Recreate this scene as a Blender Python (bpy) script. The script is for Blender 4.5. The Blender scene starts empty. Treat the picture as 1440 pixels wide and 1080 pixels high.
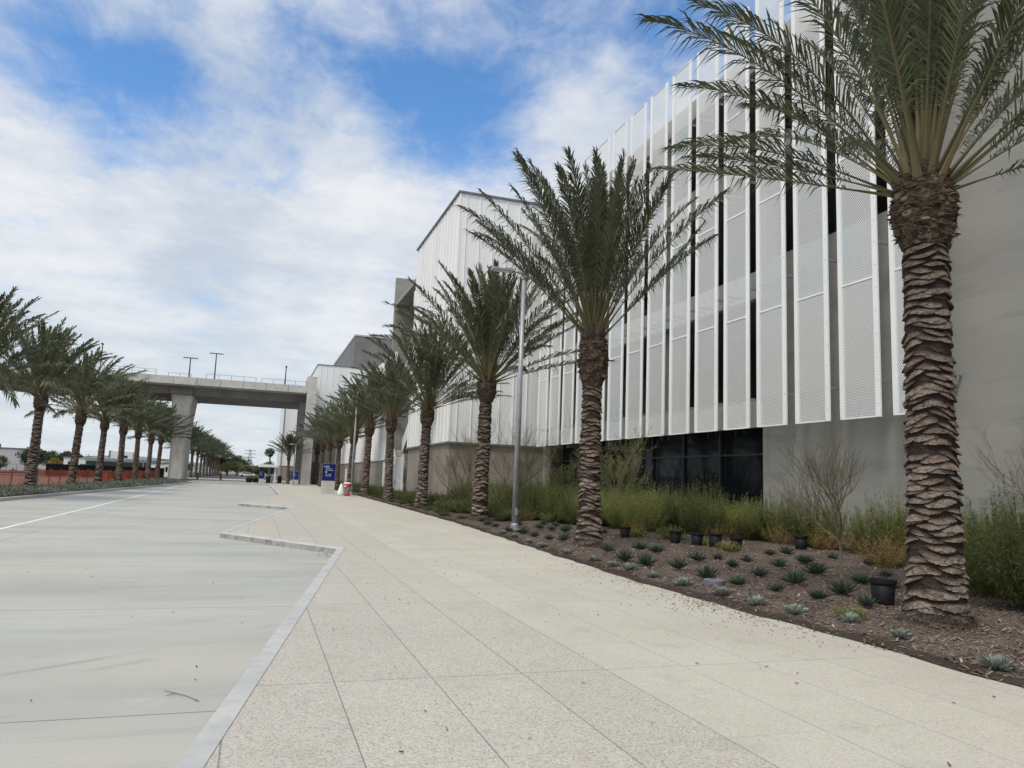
import bpy, math, random
import numpy as np
from mathutils import Vector, Matrix
R = random.Random(7)
sc = bpy.context.scene
col = sc.collection
PI = math.pi

# ---------------------------------------------------------------- materials
def newmat(name):
    m = bpy.data.materials.new(name); m.use_nodes = True
    nt = m.node_tree
    return m, nt, nt.nodes['Principled BSDF']
class NB:
    def __init__(s, nt): s.nt = nt
    def n(s, typ, **kw):
        o = s.nt.nodes.new(typ)
        for k, v in kw.items(): setattr(o, k, v)
        return o
    def l(s, a, b): s.nt.links.new(a, b)
    def math(s, op, a, b=None, c=None, clamp=False):
        o = s.n('ShaderNodeMath', operation=op); o.use_clamp = clamp
        for i, v in enumerate((a, b, c)):
            if v is None: continue
            if hasattr(v, 'links'): s.l(v, o.inputs[i])
            else: o.inputs[i].default_value = v
        return o.outputs[0]
    def mix(s, f, a, b, blend='MIX'):
        o = s.n('ShaderNodeMix', data_type='RGBA', blend_type=blend)
        for i, v in ((0, f), (6, a), (7, b)):
            if hasattr(v, 'links'): s.l(v, o.inputs[i])
            elif i == 0: o.inputs[0].default_value = v
            else: o.inputs[i].default_value = (*v, 1)
        return o.outputs[2]
    def noise(s, vec, scale, detail=4, rough=.55, dist=0):
        o = s.n('ShaderNodeTexNoise'); o.inputs['Scale'].default_value = scale
        o.inputs['Detail'].default_value = detail; o.inputs['Roughness'].default_value = rough
        o.inputs['Distortion'].default_value = dist
        if vec is not None: s.l(vec, o.inputs['Vector'])
        return o.outputs[0]
    def ramp(s, f, lo, hi):
        o = s.n('ShaderNodeMapRange'); o.interpolation_type = 'SMOOTHSTEP'
        s.l(f, o.inputs[0]); o.inputs[1].default_value = lo; o.inputs[2].default_value = hi
        return o.outputs[0]
    def pos(s): return s.n('ShaderNodeNewGeometry').outputs['Position']
    def obj(s): return s.n('ShaderNodeTexCoord').outputs['Object']
    def mapv(s, v, sc_=(1, 1, 1), loc=(0, 0, 0)):
        o = s.n('ShaderNodeMapping'); s.l(v, o.inputs[0]); o.inputs['Scale'].default_value = sc_
        o.inputs['Location'].default_value = loc
        return o.outputs[0]
    def bump(s, h, strength, dist, bsdf):
        o = s.n('ShaderNodeBump'); o.inputs['Strength'].default_value = strength
        o.inputs['Distance'].default_value = dist
        s.l(h, o.inputs['Height']); s.l(o.outputs[0], bsdf.inputs['Normal'])

def pm(name, c1, c2=None, scale=3., rough=.7, bump=0., bscale=None, metal=0., spec=.4, lo=.35, hi=.65,
       stretch=(1, 1, 1), world=True, c3=None, s3=20.):
    m, nt, b = newmat(name); N = NB(nt)
    v = N.pos() if world else N.obj()
    v = N.mapv(v, stretch)
    c2 = c2 or tuple(x * .85 for x in c1)
    f = N.ramp(N.noise(v, scale, 6), lo, hi)
    c = N.mix(f, c1, c2)
    if c3: c = N.mix(N.ramp(N.noise(v, s3, 3), .5, .72), c, c3)
    N.l(c, b.inputs['Base Color'])
    b.inputs['Roughness'].default_value = rough; b.inputs['Metallic'].default_value = metal
    b.inputs['Specular IOR Level'].default_value = spec
    if bump: N.bump(N.noise(v, bscale or scale * 6, 5), bump, .02, b)
    return m

M = {}
M['white_metal'] = pm('white_metal', (.84, .845, .83), (.78, .79, .775), 1.2, .45, stretch=(1, 1, .25))
M['white_paint'] = pm('white_paint', (.74, .75, .74), (.68, .69, .68), 2, .5)
M['steel'] = pm('steel', (.33, .345, .36), (.28, .29, .31), 4, .42, metal=.3)
M['dark_steel'] = pm('dark_steel', (.06, .065, .07), (.045, .05, .055), 5, .5)
M['coping'] = pm('coping', (.16, .17, .18), (.13, .14, .15), 3, .5)
M['concrete'] = pm('concrete', (.285, .278, .252), (.245, .239, .217), .5, .85, .10, 30, stretch=(.5, .5, 2.2), lo=.25, hi=.75, c3=(.228, .222, .202), s3=1.1)
M['concrete_light'] = pm('concrete_light', (.50, .49, .46), (.42, .41, .385), .8, .85, .1, 30, c3=(.35, .345, .33), s3=3)
M['concrete_dark'] = pm('concrete_dark', (.185, .185, .18), (.145, .145, .142), .5, .85, .1, 20)
M['pier_concrete'] = pm('pier_concrete', (.60, .585, .54), (.50, .49, .45), .7, .85, .1, 30, stretch=(1, 1, .25), c3=(.42, .41, .375), s3=2.5)
M['soffit'] = pm('soffit', (.17, .17, .17), (.14, .14, .14), .4, .9)
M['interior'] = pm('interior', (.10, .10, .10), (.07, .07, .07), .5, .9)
M['mullion'] = pm('mullion', (.02, .02, .022), (.015, .015, .017), 3, .4)
M['asphalt'] = pm('asphalt', (.085, .085, .085), (.06, .06, .062), .6, .9, .2, 60)
M['dirt'] = pm('dirt', (.34, .235, .175), (.24, .165, .12), .25, .95, .3, 8, c3=(.16, .115, .085), s3=.9)
M['earth'] = pm('earth', (.24, .215, .18), (.17, .155, .125), .05, .95, .2, 3)
M['lane_paint'] = pm('lane_paint', (.80, .80, .78), (.62, .62, .60), 3, .7, c3=(.52, .52, .5), s3=14)
M['black_plastic'] = pm('black_plastic', (.012, .012, .013), (.008, .008, .009), 8, .6, spec=.2)
M['lid_purple'] = pm('lid_purple', (.165, .14, .19), (.13, .115, .15), 8, .5)
M['blue_sign'] = pm('blue_sign', (.005, .015, .125), (.004, .012, .105), 3, .5, spec=.2)
M['red'] = pm('red', (.55, .05, .05), (.42, .04, .04), 6, .5)
M['teal_glass'] = pm('teal_glass', (.08, .22, .24), (.05, .16, .18), 1, .15)
M['green_paint'] = pm('green_paint', (.05, .28, .12), (.04, .22, .10), 2, .5)
M['screen'] = pm('screen', (.02, .022, .022), (.013, .015, .015), 1, .85)
M['tyre'] = pm('tyre', (.02, .02, .02), (.015, .015, .015), 5, .8)
M['warehouse'] = pm('warehouse', (.46, .46, .46), (.41, .41, .41), .3, .7)
M['cream'] = pm('cream', (.52, .47, .38), (.44, .40, .33), .3, .8)
M['bark'] = pm('bark', (.13, .10, .075), (.08, .06, .045), 8, .9, .3, 20, world=False)
M['twig'] = pm('twig', (.22, .19, .11), (.15, .125, .075), 6, .8, world=False)
M['twig_green'] = pm('twig_green', (.19, .175, .105), (.135, .115, .075), 6, .8, world=False)
M['orange_post'] = pm('orange_post', (.22, .08, .04), (.12, .06, .04), 6, .7)
M['hill'] = pm('hill', (.16, .20, .22), (.13, .17, .19), .002, .95)

def leafmat(name, c1, c2, rough=.5, trans=.25, spec=.35):
    m, nt, b = newmat(name); N = NB(nt)
    oi = N.n('ShaderNodeObjectInfo')
    at = N.n('ShaderNodeAttribute', attribute_name='tint')
    c = N.mix(at.outputs['Fac'], c1, c2)
    h = N.n('ShaderNodeHueSaturation'); N.l(c, h.inputs['Color'])
    N.l(N.math('MULTIPLY_ADD', oi.outputs['Random'], .3, .85), h.inputs['Value'])
    N.l(h.outputs[0], b.inputs['Base Color'])
    b.inputs['Roughness'].default_value = rough; b.inputs['Specular IOR Level'].default_value = spec
    tr = N.n('ShaderNodeBsdfTranslucent'); N.l(h.outputs[0], tr.inputs[0])
    mx = N.n('ShaderNodeMixShader'); mx.inputs[0].default_value = trans
    N.l(b.outputs[0], mx.inputs[1]); N.l(tr.outputs[0], mx.inputs[2])
    N.l(mx.outputs[0], nt.nodes['Material Output'].inputs[0])
    return m
M['frond'] = leafmat('frond', (.048, .064, .028), (.170, .188, .105), .40, .22, .5)
M['petiole'] = leafmat('petiole', (.085, .085, .036), (.20, .16, .088), .55, 0)
M['feather'] = leafmat('feather', (.15, .175, .048), (.30, .30, .105), .7, .4)
M['feather_dark'] = leafmat('feather_dark', (.09, .115, .038), (.17, .19, .07), .7, .35)
M['feather_orange'] = leafmat('feather_orange', (.19, .125, .045), (.31, .23, .10), .7, .3)
M['yellow_green'] = leafmat('yellow_green', (.20, .22, .06), (.30, .30, .11), .7, .3)
M['groundcover'] = leafmat('groundcover', (.12, .14, .10), (.24, .26, .20), .7, .25)
M['tree_leaf'] = leafmat('tree_leaf', (.035, .055, .025), (.075, .095, .04), .6, .25)
M['tree_leaf_light'] = leafmat('tree_leaf_light', (.12, .14, .05), (.19, .20, .08), .6, .25)
M['tree_leaf_yellow'] = leafmat('tree_leaf_yellow', (.36, .24, .05), (.28, .22, .06), .6, .25)
M['agave'] = leafmat('agave', (.042, .066, .045), (.085, .115, .075), .5, 0)
M['agave_pale'] = leafmat('agave_pale', (.15, .18, .15), (.255, .285, .24), .6, 0, .2)
M['chips'] = leafmat('chips', (.10, .072, .055), (.36, .28, .225), .9, 0, .2)
M['litter'] = leafmat('litter', (.05, .035, .025), (.14, .10, .07), .9, 0, .2)

def attrmat(name, ca, cb, cc, rough=.85):
    """Palm trunk: fibre between the old leaf bases, cut leaf bases of varying tint."""
    m, nt, b = newmat(name); N = NB(nt)
    at = N.n('ShaderNodeAttribute', attribute_name='tint'); bt = N.n('ShaderNodeAttribute', attribute_name='boot')
    v = N.obj()
    c = N.mix(at.outputs['Fac'], cb, cc)
    c = N.mix(N.ramp(N.noise(N.mapv(v, (1, 1, 2.5)), 14, 6, .7), .36, .68), c, tuple(x * .42 for x in cb))
    c = N.mix(N.math('MULTIPLY', N.ramp(N.noise(v, 2.3, 4), .45, .7), .55), c, tuple(x * .6 * k for x, k in zip(cb, (1.15, .92, .85))))
    c = N.mix(bt.outputs['Fac'], ca, c)
    N.l(c, b.inputs['Base Color']); b.inputs['Roughness'].default_value = rough
    b.inputs['Specular IOR Level'].default_value = .2
    N.bump(N.noise(N.mapv(v, (1, 1, 2.2)), 55, 5, .7), .55, .02, b)
    return m
M['trunk'] = attrmat('trunk', (.036, .025, .020), (.145, .112, .090), (.375, .312, .255))
M['collar'] = attrmat('collar', (.040, .028, .020), (.105, .078, .052), (.30, .235, .165))

def road_mat():
    m, nt, b = newmat('road_concrete'); N = NB(nt); p = N.pos()
    sep = N.n('ShaderNodeSeparateXYZ'); N.l(p, sep.inputs[0]); x, y = sep.outputs[0], sep.outputs[1]
    st = N.mapv(p, (.28, 1.0, 1))
    c = N.mix(N.ramp(N.noise(st, .55, 7, .62), .32, .68), (.415, .416, .374), (.335, .339, .309))
    c = N.mix(N.math('MULTIPLY', N.ramp(N.noise(N.mapv(p, (.3, 1.2, 1), (9, 4, 0)), 1.6, 8, .68), .50, .78), .6), c, (.29, .295, .29))
    c = N.mix(N.math('MULTIPLY', N.ramp(N.noise(N.mapv(p, (.5, .7, 1), (3, 1, 0)), .5, 4), .44, .68), .6), c, (.44, .415, .35))
    c = N.mix(N.math('MULTIPLY', N.ramp(N.noise(N.mapv(p, (.12, 3.2, 1)), 3, 5), .56, .74), .3), c, (.27, .27, .265))
    # broom finish
    br = N.noise(N.mapv(p, (1.2, 60, 1)), 2.2, 3)
    c = N.mix(N.math('MULTIPLY', N.ramp(br, .45, .8), .2), c, (.33, .335, .33))
    sp = N.noise(p, 160, 2)
    c = N.mix(N.math('MULTIPLY', N.ramp(sp, .62, .72), .35), c, (.22, .22, .21))
    # tyre arcs swinging into the bays
    dx = N.math('SUBTRACT', x, -9.0); dy = N.math('SUBTRACT', y, 18.0)
    rr = N.math('SQRT', N.math('ADD', N.math('MULTIPLY', dx, dx), N.math('MULTIPLY', dy, dy)))
    arc = None
    for r0, w in ((13.1, .10), (12.75, .07), (14.4, .12)):
        a = N.math('SUBTRACT', 1, N.math('DIVIDE', N.math('ABSOLUTE', N.math('SUBTRACT', rr, r0)), w), clamp=True)
        arc = a if arc is None else N.math('MAXIMUM', arc, a)
    arc = N.math('MULTIPLY', arc, N.math('MULTIPLY', N.ramp(N.noise(p, .5, 4), .5, .65), .35))
    c = N.mix(N.math('MULTIPLY', arc, 1.6, clamp=True), c, (.17, .17, .165))
    c = N.mix(N.math('MULTIPLY', N.ramp(N.noise(N.mapv(p, (.45, 1.5, 1), (1, 8, 0)), .9, 8, .72, .5), .56, .70), .45), c, (.235, .24, .232))
    c = N.mix(N.math('MULTIPLY', N.ramp(N.noise(N.mapv(p, (.6, 1.1, 1), (6, 2, 0)), 1.9, 7, .7), .60, .72), .4), c, (.47, .468, .44))
    # joints
    jy = N.math('ABSOLUTE', N.math('SUBTRACT', N.math('FRACT', N.math('DIVIDE', N.math('SUBTRACT', y, 6.11 - 2.225), 4.45)), .5))
    jl = N.math('LESS_THAN', jy, .011 / 4.45)
    jx = N.math('LESS_THAN', N.math('ABSOLUTE', N.math('ADD', x, 5.25)), .012)
    jl = N.math('MAXIMUM', jl, jx)
    c = N.mix(N.math('MULTIPLY', jl, .7), c, (.13, .13, .125))
    N.l(c, b.inputs['Base Color']); b.inputs['Roughness'].default_value = .82; b.inputs['Specular IOR Level'].default_value = .3
    h = N.math('SUBTRACT', N.math('MULTIPLY', br, .35), jl)
    N.bump(h, .25, .012, b)
    return m
M['road'] = road_mat()

def walk_mat():
    m, nt, b = newmat('sidewalk_aggregate'); N = NB(nt); p = N.pos()
    sep = N.n('ShaderNodeSeparateXYZ'); N.l(p, sep.inputs[0]); x, y = sep.outputs[0], sep.outputs[1]
    zone = N.math('GREATER_THAN', x, 3.03)
    vo = N.n('ShaderNodeTexVoronoi'); vo.inputs['Scale'].default_value = 95; N.l(p, vo.inputs['Vector'])
    vc = N.n('ShaderNodeSeparateColor'); N.l(vo.outputs['Color'], vc.inputs[0])
    peb = N.mix(vc.outputs[0], (.32, .295, .25), (.60, .565, .50))
    peb = N.mix(N.ramp(vc.outputs[1], .84, .88), peb, (.16, .145, .125))
    base1 = N.mix(N.math('MULTIPLY', N.ramp(N.noise(p, .7, 5), .35, .7), .6), (.455, .43, .37), (.395, .372, .322))
    c1 = N.mix(.52, base1, peb)
    fine = N.noise(p, 190, 2)
    base2 = N.mix(N.ramp(N.noise(p, .6, 5), .35, .7), (.50, .475, .395), (.445, .42, .345))
    c2 = N.mix(N.math('MULTIPLY', N.ramp(fine, .5, .75), .5), base2, (.30, .28, .23))
    c2 = N.mix(.30, c2, peb)
    c = N.mix(zone, c1, c2)
    # faint stains, drops
    c = N.mix(N.math('MULTIPLY', N.ramp(N.noise(N.mapv(p, (1, 1, 1), (5, 2, 0)), 1.7, 6, .65), .52, .75), .45), c, (.32, .295, .245))
    c = N.mix(N.math('MULTIPLY', N.ramp(N.noise(p, 34, 1), .75, .79), .6), c, (.15, .13, .11))
    # panel to panel tone
    cell = N.n('ShaderNodeTexWhiteNoise'); cell.noise_dimensions = '2D'
    cx = N.math('FLOOR', N.math('DIVIDE', N.math('SUBTRACT', x, .705), .775)); cy = N.math('FLOOR', N.math('DIVIDE', N.math('SUBTRACT', y, 2.57), 3.6))
    cb = N.n('ShaderNodeCombineXYZ'); N.l(cx, cb.inputs[0]); N.l(cy, cb.inputs[1]); N.l(cb.outputs[0], cell.inputs['Vector'])
    hs = N.n('ShaderNodeHueSaturation'); N.l(c, hs.inputs['Color']); N.l(N.math('MULTIPLY_ADD', cell.outputs[0], .055, .97), hs.inputs['Value'])
    c = hs.outputs[0]
    def line(v, off, pitch, w):
        f = N.math('ABSOLUTE', N.math('SUBTRACT', N.math('FRACT', N.math('ADD', N.math('DIVIDE', N.math('SUBTRACT', v, off), pitch), .5)), .5))
        return N.math('LESS_THAN', f, w / pitch)
    far = N.ramp(y, 6, 26)
    jl = N.math('MAXIMUM', line(x, .705, .775, .005), line(y, 2.57, 3.6, .006))
    jl2 = N.math('MULTIPLY', line(y, 4.37, 3.6, .004), .5)
    jl = N.math('MAXIMUM', jl, jl2)
    jl = N.math('MULTIPLY', jl, N.math('MULTIPLY_ADD', zone, -.22, .66))
    c = N.mix(jl, c, (.12, .105, .085))
    N.l(c, b.inputs['Base Color']); b.inputs['Roughness'].default_value = .85; b.inputs['Specular IOR Level'].default_value = .25
    h = N.math('ADD', N.math('MULTIPLY', vo.outputs['Distance'], N.math('MULTIPLY_ADD', zone, -.35, .5)), N.math('MULTIPLY', jl, -1.0))
    N.bump(h, .35, .01, b)
    return m
M['walk'] = walk_mat()
M['curb'] = pm('curb', (.46, .46, .44), (.395, .40, .385), 1.5, .8, .1, 60, c3=(.36, .36, .345), s3=5)

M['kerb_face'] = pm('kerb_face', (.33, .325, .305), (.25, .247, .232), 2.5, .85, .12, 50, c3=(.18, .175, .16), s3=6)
def mulch_mat():
    m, nt, b = newmat('bark_mulch'); N = NB(nt); p = N.pos()
    c = N.mix(N.ramp(N.noise(p, .9, 5), .35, .65), (.185, .15, .125), (.088, .067, .054))
    vo = N.n('ShaderNodeTexVoronoi'); vo.inputs['Scale'].default_value = 38
    N.l(N.mapv(p, (1, 2.2, 1)), vo.inputs['Vector'])
    vc = N.n('ShaderNodeSeparateColor'); N.l(vo.outputs['Color'], vc.inputs[0])
    c = N.mix(N.math('MULTIPLY', vc.outputs[0], .75), c, (.05, .035, .028))
    c = N.mix(N.ramp(vc.outputs[1], .86, .92), c, (.34, .27, .22))
    at = N.n('ShaderNodeAttribute', attribute_name='rim')
    c = N.mix(N.math('MULTIPLY', N.ramp(N.math('ADD', at.outputs['Fac'], N.math('MULTIPLY_ADD', N.noise(p, 6, 4), .8, -.4)), .15, .6), .8), c, (.045, .034, .027))
    N.l(c, b.inputs['Base Color']); b.inputs['Roughness'].default_value = .95; b.inputs['Specular IOR Level'].default_value = .15
    N.bump(N.math('ADD', vc.outputs[2], N.noise(p, 40, 4)), .9, .03, b)
    return m
M['mulch'] = mulch_mat()

def ribs_mat(name, pitch, c1, c2, axis):
    """White ribbed cladding with a fine rib between the standing seams."""
    m, nt, b = newmat(name); N = NB(nt); p = N.pos()
    sep = N.n('ShaderNodeSeparateXYZ'); N.l(p, sep.inputs[0]); v = sep.outputs[axis]
    c = N.mix(N.ramp(N.noise(N.mapv(p, (1, 1, .12)), .7, 5), .35, .68), c1, c2)
    cell = N.n('ShaderNodeTexWhiteNoise'); cell.noise_dimensions = '1D'
    N.l(N.math('FLOOR', N.math('DIVIDE', v, pitch)), cell.inputs['W'])
    hs = N.n('ShaderNodeHueSaturation'); N.l(c, hs.inputs['Color']); N.l(N.math('MULTIPLY_ADD', cell.outputs[0], .035, .965), hs.inputs['Value'])
    N.l(hs.outputs[0], b.inputs['Base Color']); b.inputs['Roughness'].default_value = .5
    w = N.math('SINE', N.math('MULTIPLY', v, 2 * PI / (pitch / 4)))
    N.bump(w, .12, .02, b)
    return m
M['clad_x'] = ribs_mat('clad_x', .92, (.76, .765, .75), (.69, .70, .69), 0)
M['clad_y'] = ribs_mat('clad_y', .92, (.76, .765, .75), (.69, .70, .69), 1)

def cmu_mat():
    m, nt, b = newmat('block_base'); N = NB(nt); p = N.pos()
    sep = N.n('ShaderNodeSeparateXYZ'); N.l(p, sep.inputs[0])
    c = N.mix(N.ramp(N.noise(p, .8, 5), .35, .68), (.285, .25, .205), (.225, .20, .165))
    z = N.math('FRACT', N.math('DIVIDE', sep.outputs[2], .405))
    l = N.math('LESS_THAN', z, .05)
    c = N.mix(N.math('MULTIPLY', l, .4), c, (.13, .115, .095))
    N.l(c, b.inputs['Base Color']); b.inputs['Roughness'].default_value = .9
    N.bump(N.math('MULTIPLY', l, -1.), .4, .01, b)
    return m
M['cmu'] = cmu_mat()

def perf_mat():
    m, nt, b = newmat('perforated_sheet'); N = NB(nt); p = N.pos()
    sep = N.n('ShaderNodeSeparateXYZ'); N.l(p, sep.inputs[0]); y, z = sep.outputs[1], sep.outputs[2]
    P = .062
    row = N.math('FLOOR', N.math('DIVIDE', z, P * .75))
    u = N.math('ADD', N.math('DIVIDE', y, P), N.math('MULTIPLY', N.math('MODULO', row, 2), .5))
    fu = N.math('MULTIPLY', N.math('SUBTRACT', N.math('FRACT', u), .5), P)
    fz = N.math('MULTIPLY', N.math('SUBTRACT', N.math('FRACT', N.math('DIVIDE', z, P * .75)), .5), P * .75)
    d = N.math('SQRT', N.math('ADD', N.math('MULTIPLY', fu, fu), N.math('MULTIPLY', fz, fz)))
    hole = N.math('LESS_THAN', d, .0190)
    tint = N.mix(N.ramp(N.noise(N.mapv(p, (1, .6, .3), (2, 5, 1)), .9, 3), .52, .7), (.76, .77, .745), (.69, .765, .76))
    tint = N.mix(N.math('MULTIPLY', N.ramp(N.noise(N.mapv(p, (1, .8, .25), (7, 1, 4)), 1.1, 3), .6, .75), .7), tint, (.78, .73, .69))
    N.l(tint, b.inputs['Base Color']); b.inputs['Roughness'].default_value = .5
    tr = N.n('ShaderNodeBsdfTransparent'); mx = N.n('ShaderNodeMixShader')
    N.l(hole, mx.inputs[0]); N.l(b.outputs[0], mx.inputs[1]); N.l(tr.outputs[0], mx.inputs[2])
    N.l(mx.outputs[0], nt.nodes['Material Output'].inputs[0])
    return m
M['perf'] = perf_mat()

def net_mat():
    m, nt, b = newmat('orange_netting'); N = NB(nt); p = N.pos()
    sep = N.n('ShaderNodeSeparateXYZ'); N.l(p, sep.inputs[0])
    fy = N.math('FRACT', N.math('DIVIDE', sep.outputs[1], .09)); fz = N.math('FRACT', N.math('DIVIDE', sep.outputs[2], .06))
    hole = N.math('MULTIPLY', N.math('GREATER_THAN', fy, .38), N.math('GREATER_THAN', fz, .42))
    c = N.mix(N.ramp(N.noise(N.mapv(p, (1, .35, 1)), 1.2, 3), .4, .65), (.62, .13, .045), (.72, .09, .04))
    N.l(c, b.inputs['Base Color']); b.inputs['Roughness'].default_value = .6
    tr = N.n('ShaderNodeBsdfTransparent'); mx = N.n('ShaderNodeMixShader')
    N.l(hole, mx.inputs[0]); N.l(b.outputs[0], mx.inputs[1]); N.l(tr.outputs[0], mx.inputs[2])
    N.l(mx.outputs[0], nt.nodes['Material Output'].inputs[0])
    return m
M['net'] = net_mat()

def glass_mat(name, c, rough, spec):
    m, nt, b = newmat(name)
    b.inputs['Base Color'].default_value = (*c, 1); b.inputs['Roughness'].default_value = rough
    b.inputs['Specular IOR Level'].default_value = spec
    return m
M['dark_glass'] = glass_mat('dark_glass', (.004, .006, .008), .05, .12)
M['car_glass'] = glass_mat('car_glass', (.01, .012, .014), .05, .5)

# ---------------------------------------------------------------- mesh helpers
class MB:
    def __init__(s): s.v = []; s.f = []; s.m = []; s.attr = {}
    def add(s, vs, fs, m=0):
        o = len(s.v); s.v.extend(vs); s.f.extend([tuple(i + o for i in f) for f in fs]); s.m.extend([m] * len(fs)); return o
    def box(s, x0, x1, y0, y1, z0, z1, m=0):
        v = [(x0, y0, z0), (x1, y0, z0), (x1, y1, z0), (x0, y1, z0), (x0, y0, z1), (x1, y0, z1), (x1, y1, z1), (x0, y1, z1)]
        s.add(v, [(0, 3, 2, 1), (4, 5, 6, 7), (0, 1, 5, 4), (1, 2, 6, 5), (2, 3, 7, 6), (3, 0, 4, 7)], m); return s
    def prism(s, poly, z0, z1, m=0):
        n = len(poly)
        v = [(x, y, z0) for x, y in poly] + [(x, y, z1) for x, y in poly]
        f = [tuple(range(n - 1, -1, -1)), tuple(range(n, 2 * n))] + [(i, (i + 1) % n, n + (i + 1) % n, n + i) for i in range(n)]
        s.add(v, f, m); return s
    def extr(s, poly, axis, a, b, m=0):
        """poly of (u,z) extruded along x or y from a to b"""
        n = len(poly)
        mk = (lambda u, z, t: (t, u, z)) if axis == 'x' else (lambda u, z, t: (u, t, z))
        v = [mk(u, z, a) for u, z in poly] + [mk(u, z, b) for u, z in poly]
        f = [tuple(range(n - 1, -1, -1)), tuple(range(n, 2 * n))] + [(i, (i + 1) % n, n + (i + 1) % n, n + i) for i in range(n)]
        s.add(v, f, m); return s
    def tube(s, pts, rad, sides=6, m=0, cap=True):
        pts = [Vector(p) for p in pts]; n = len(pts)
        if not hasattr(rad, '__len__'): rad = [rad] * n
        o = len(s.v); ref = None
        for i, p in enumerate(pts):
            t = (pts[min(i + 1, n - 1)] - pts[max(i - 1, 0)]).normalized()
            if ref is None: ref = Vector((1, 0, 0)) if abs(t.x) < .8 else Vector((0, 1, 0))
            a = (ref - t * ref.dot(t)).normalized(); b = t.cross(a); ref = a
            for k in range(sides):
                an = 2 * PI * k / sides
                q = p + (a * math.cos(an) + b * math.sin(an)) * rad[i]
                s.v.append(tuple(q))
        fs = []
        for i in range(n - 1):
            for k in range(sides):
                fs.append((o + i * sides + k, o + i * sides + (k + 1) % sides, o + (i + 1) * sides + (k + 1) % sides, o + (i + 1) * sides + k))
        if cap:
            fs.append(tuple(o + k for k in range(sides - 1, -1, -1))); fs.append(tuple(o + (n - 1) * sides + k for k in range(sides)))
        s.f.extend(fs); s.m.extend([m] * len(fs)); return s
    def lathe(s, prof, sides=16, cx=0, cy=0, m=0):
        o = len(s.v); n = len(prof)
        for r, z in prof:
            for k in range(sides):
                a = 2 * PI * k / sides; s.v.append((cx + r * math.cos(a), cy + r * math.sin(a), z))
        fs = [(o + i * sides + k, o + i * sides + (k + 1) % sides, o + (i + 1) * sides + (k + 1) % sides, o + (i + 1) * sides + k) for i in range(n - 1) for k in range(sides)]
        if prof[0][0] > 1e-4: fs.append(tuple(o + k for k in range(sides - 1, -1, -1)))
        if prof[-1][0] > 1e-4: fs.append(tuple(o + (n - 1) * sides + k for k in range(sides)))
        s.f.extend(fs); s.m.extend([m] * len(fs)); return s
    def mesh(s, name, mats, smooth=False):
        me = bpy.data.meshes.new(name); me.from_pydata(s.v, [], s.f)
        for x in mats: me.materials.append(x)
        if len(mats) > 1: me.polygons.foreach_set('material_index', s.m)
        for an, vals in s.attr.items():
            a = me.attributes.new(an, 'FLOAT', 'POINT'); a.data.foreach_set('value', list(vals))
        if smooth: me.polygons.foreach_set('use_smooth', [True] * len(me.polygons))
        me.update(); return me

def tag(o, label=None, cat=None, group=None, kind=None):
    if label: o['label'] = label
    if cat: o['category'] = cat
    if group: o['group'] = group
    if kind: o['kind'] = kind
    return o
def link(name, me, parent=None, loc=None):
    o = bpy.data.objects.new(name, me); col.objects.link(o)
    if parent: o.parent = parent
    if loc: o.location = loc
    return o
def obj(name, mb, mats, parent=None, smooth=False, bevel=0):
    if not isinstance(mats, (list, tuple)): mats = [mats]
    o = link(name, mb.mesh(name, mats, smooth), parent)
    if bevel:
        b = o.modifiers.new('bevel', 'BEVEL'); b.width = bevel; b.segments = 2; b.limit_method = 'ANGLE'
    return o
def thing(name, label, cat, loc=(0, 0, 0), rz=0, group=None):
    o = bpy.data.objects.new(name, None); col.objects.link(o); o.location = loc; o.rotation_euler.z = rz
    o.empty_display_size = .3
    return tag(o, label, cat, group)
def interp(tab, y):
    if y <= tab[0][0]: return tab[0][1]
    for (a, b), (c, d) in zip(tab, tab[1:]):
        if y <= c: return b + (d - b) * (y - a) / (c - a)
    return tab[-1][1]

# ---------------------------------------------------------------- ground, road, pavement
gm = MB(); g = 3000
gm.add([(-g, -400, -.32), (g, -400, -.32), (g, g, -.32), (-g, g, -.32)], [(0, 1, 2, 3)])
tag(obj('ground', gm, M['earth']), kind='structure')
dm = MB(); dm.add([(-70, 10, -.20), (-14.6, 10, -.20), (-12.6, 126, -.20), (-70, 126, -.20)], [(0, 1, 2, 3)])
tag(obj('dirt_lot', dm, M['dirt']), kind='structure')
MED = [(-10, -12.6), (23, -11.5), (39, -10.6), (58, -9.6), (78, -8.3), (90, -7.9), (104, -7.6)]
CURB = [(-2.62, -9), (1.83, 17.2), (-.75, 21.2), (1.73, 37.2), (-.72, 40.4), (1.75, 57.2), (1.75, 104)]
rp = [(x, y) for y, x in MED] + [(8, 104)] + [(x + .1, y) for x, y in reversed(CURB)][1:]
rd = MB(); rd.add([(x, y, -.15) for x, y in rp], [tuple(range(len(rp) - 1, -1, -1))])
tag(obj('road', rd, M['road']), kind='structure')
# lane line
LANE = [(-5, -5.75), (23, -6.2), (50, -6.62), (80.5, -7.12)]
lm = MB()
lv = []
for y, x in LANE: lv += [(x - .06, y, -.146), (x + .06, y, -.146)]
lm.add(lv, [(2 * i, 2 * i + 1, 2 * i + 3, 2 * i + 2) for i in range(len(LANE) - 1)])
tag(obj('lane_marking', lm, M['lane_paint']), kind='structure')

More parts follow.
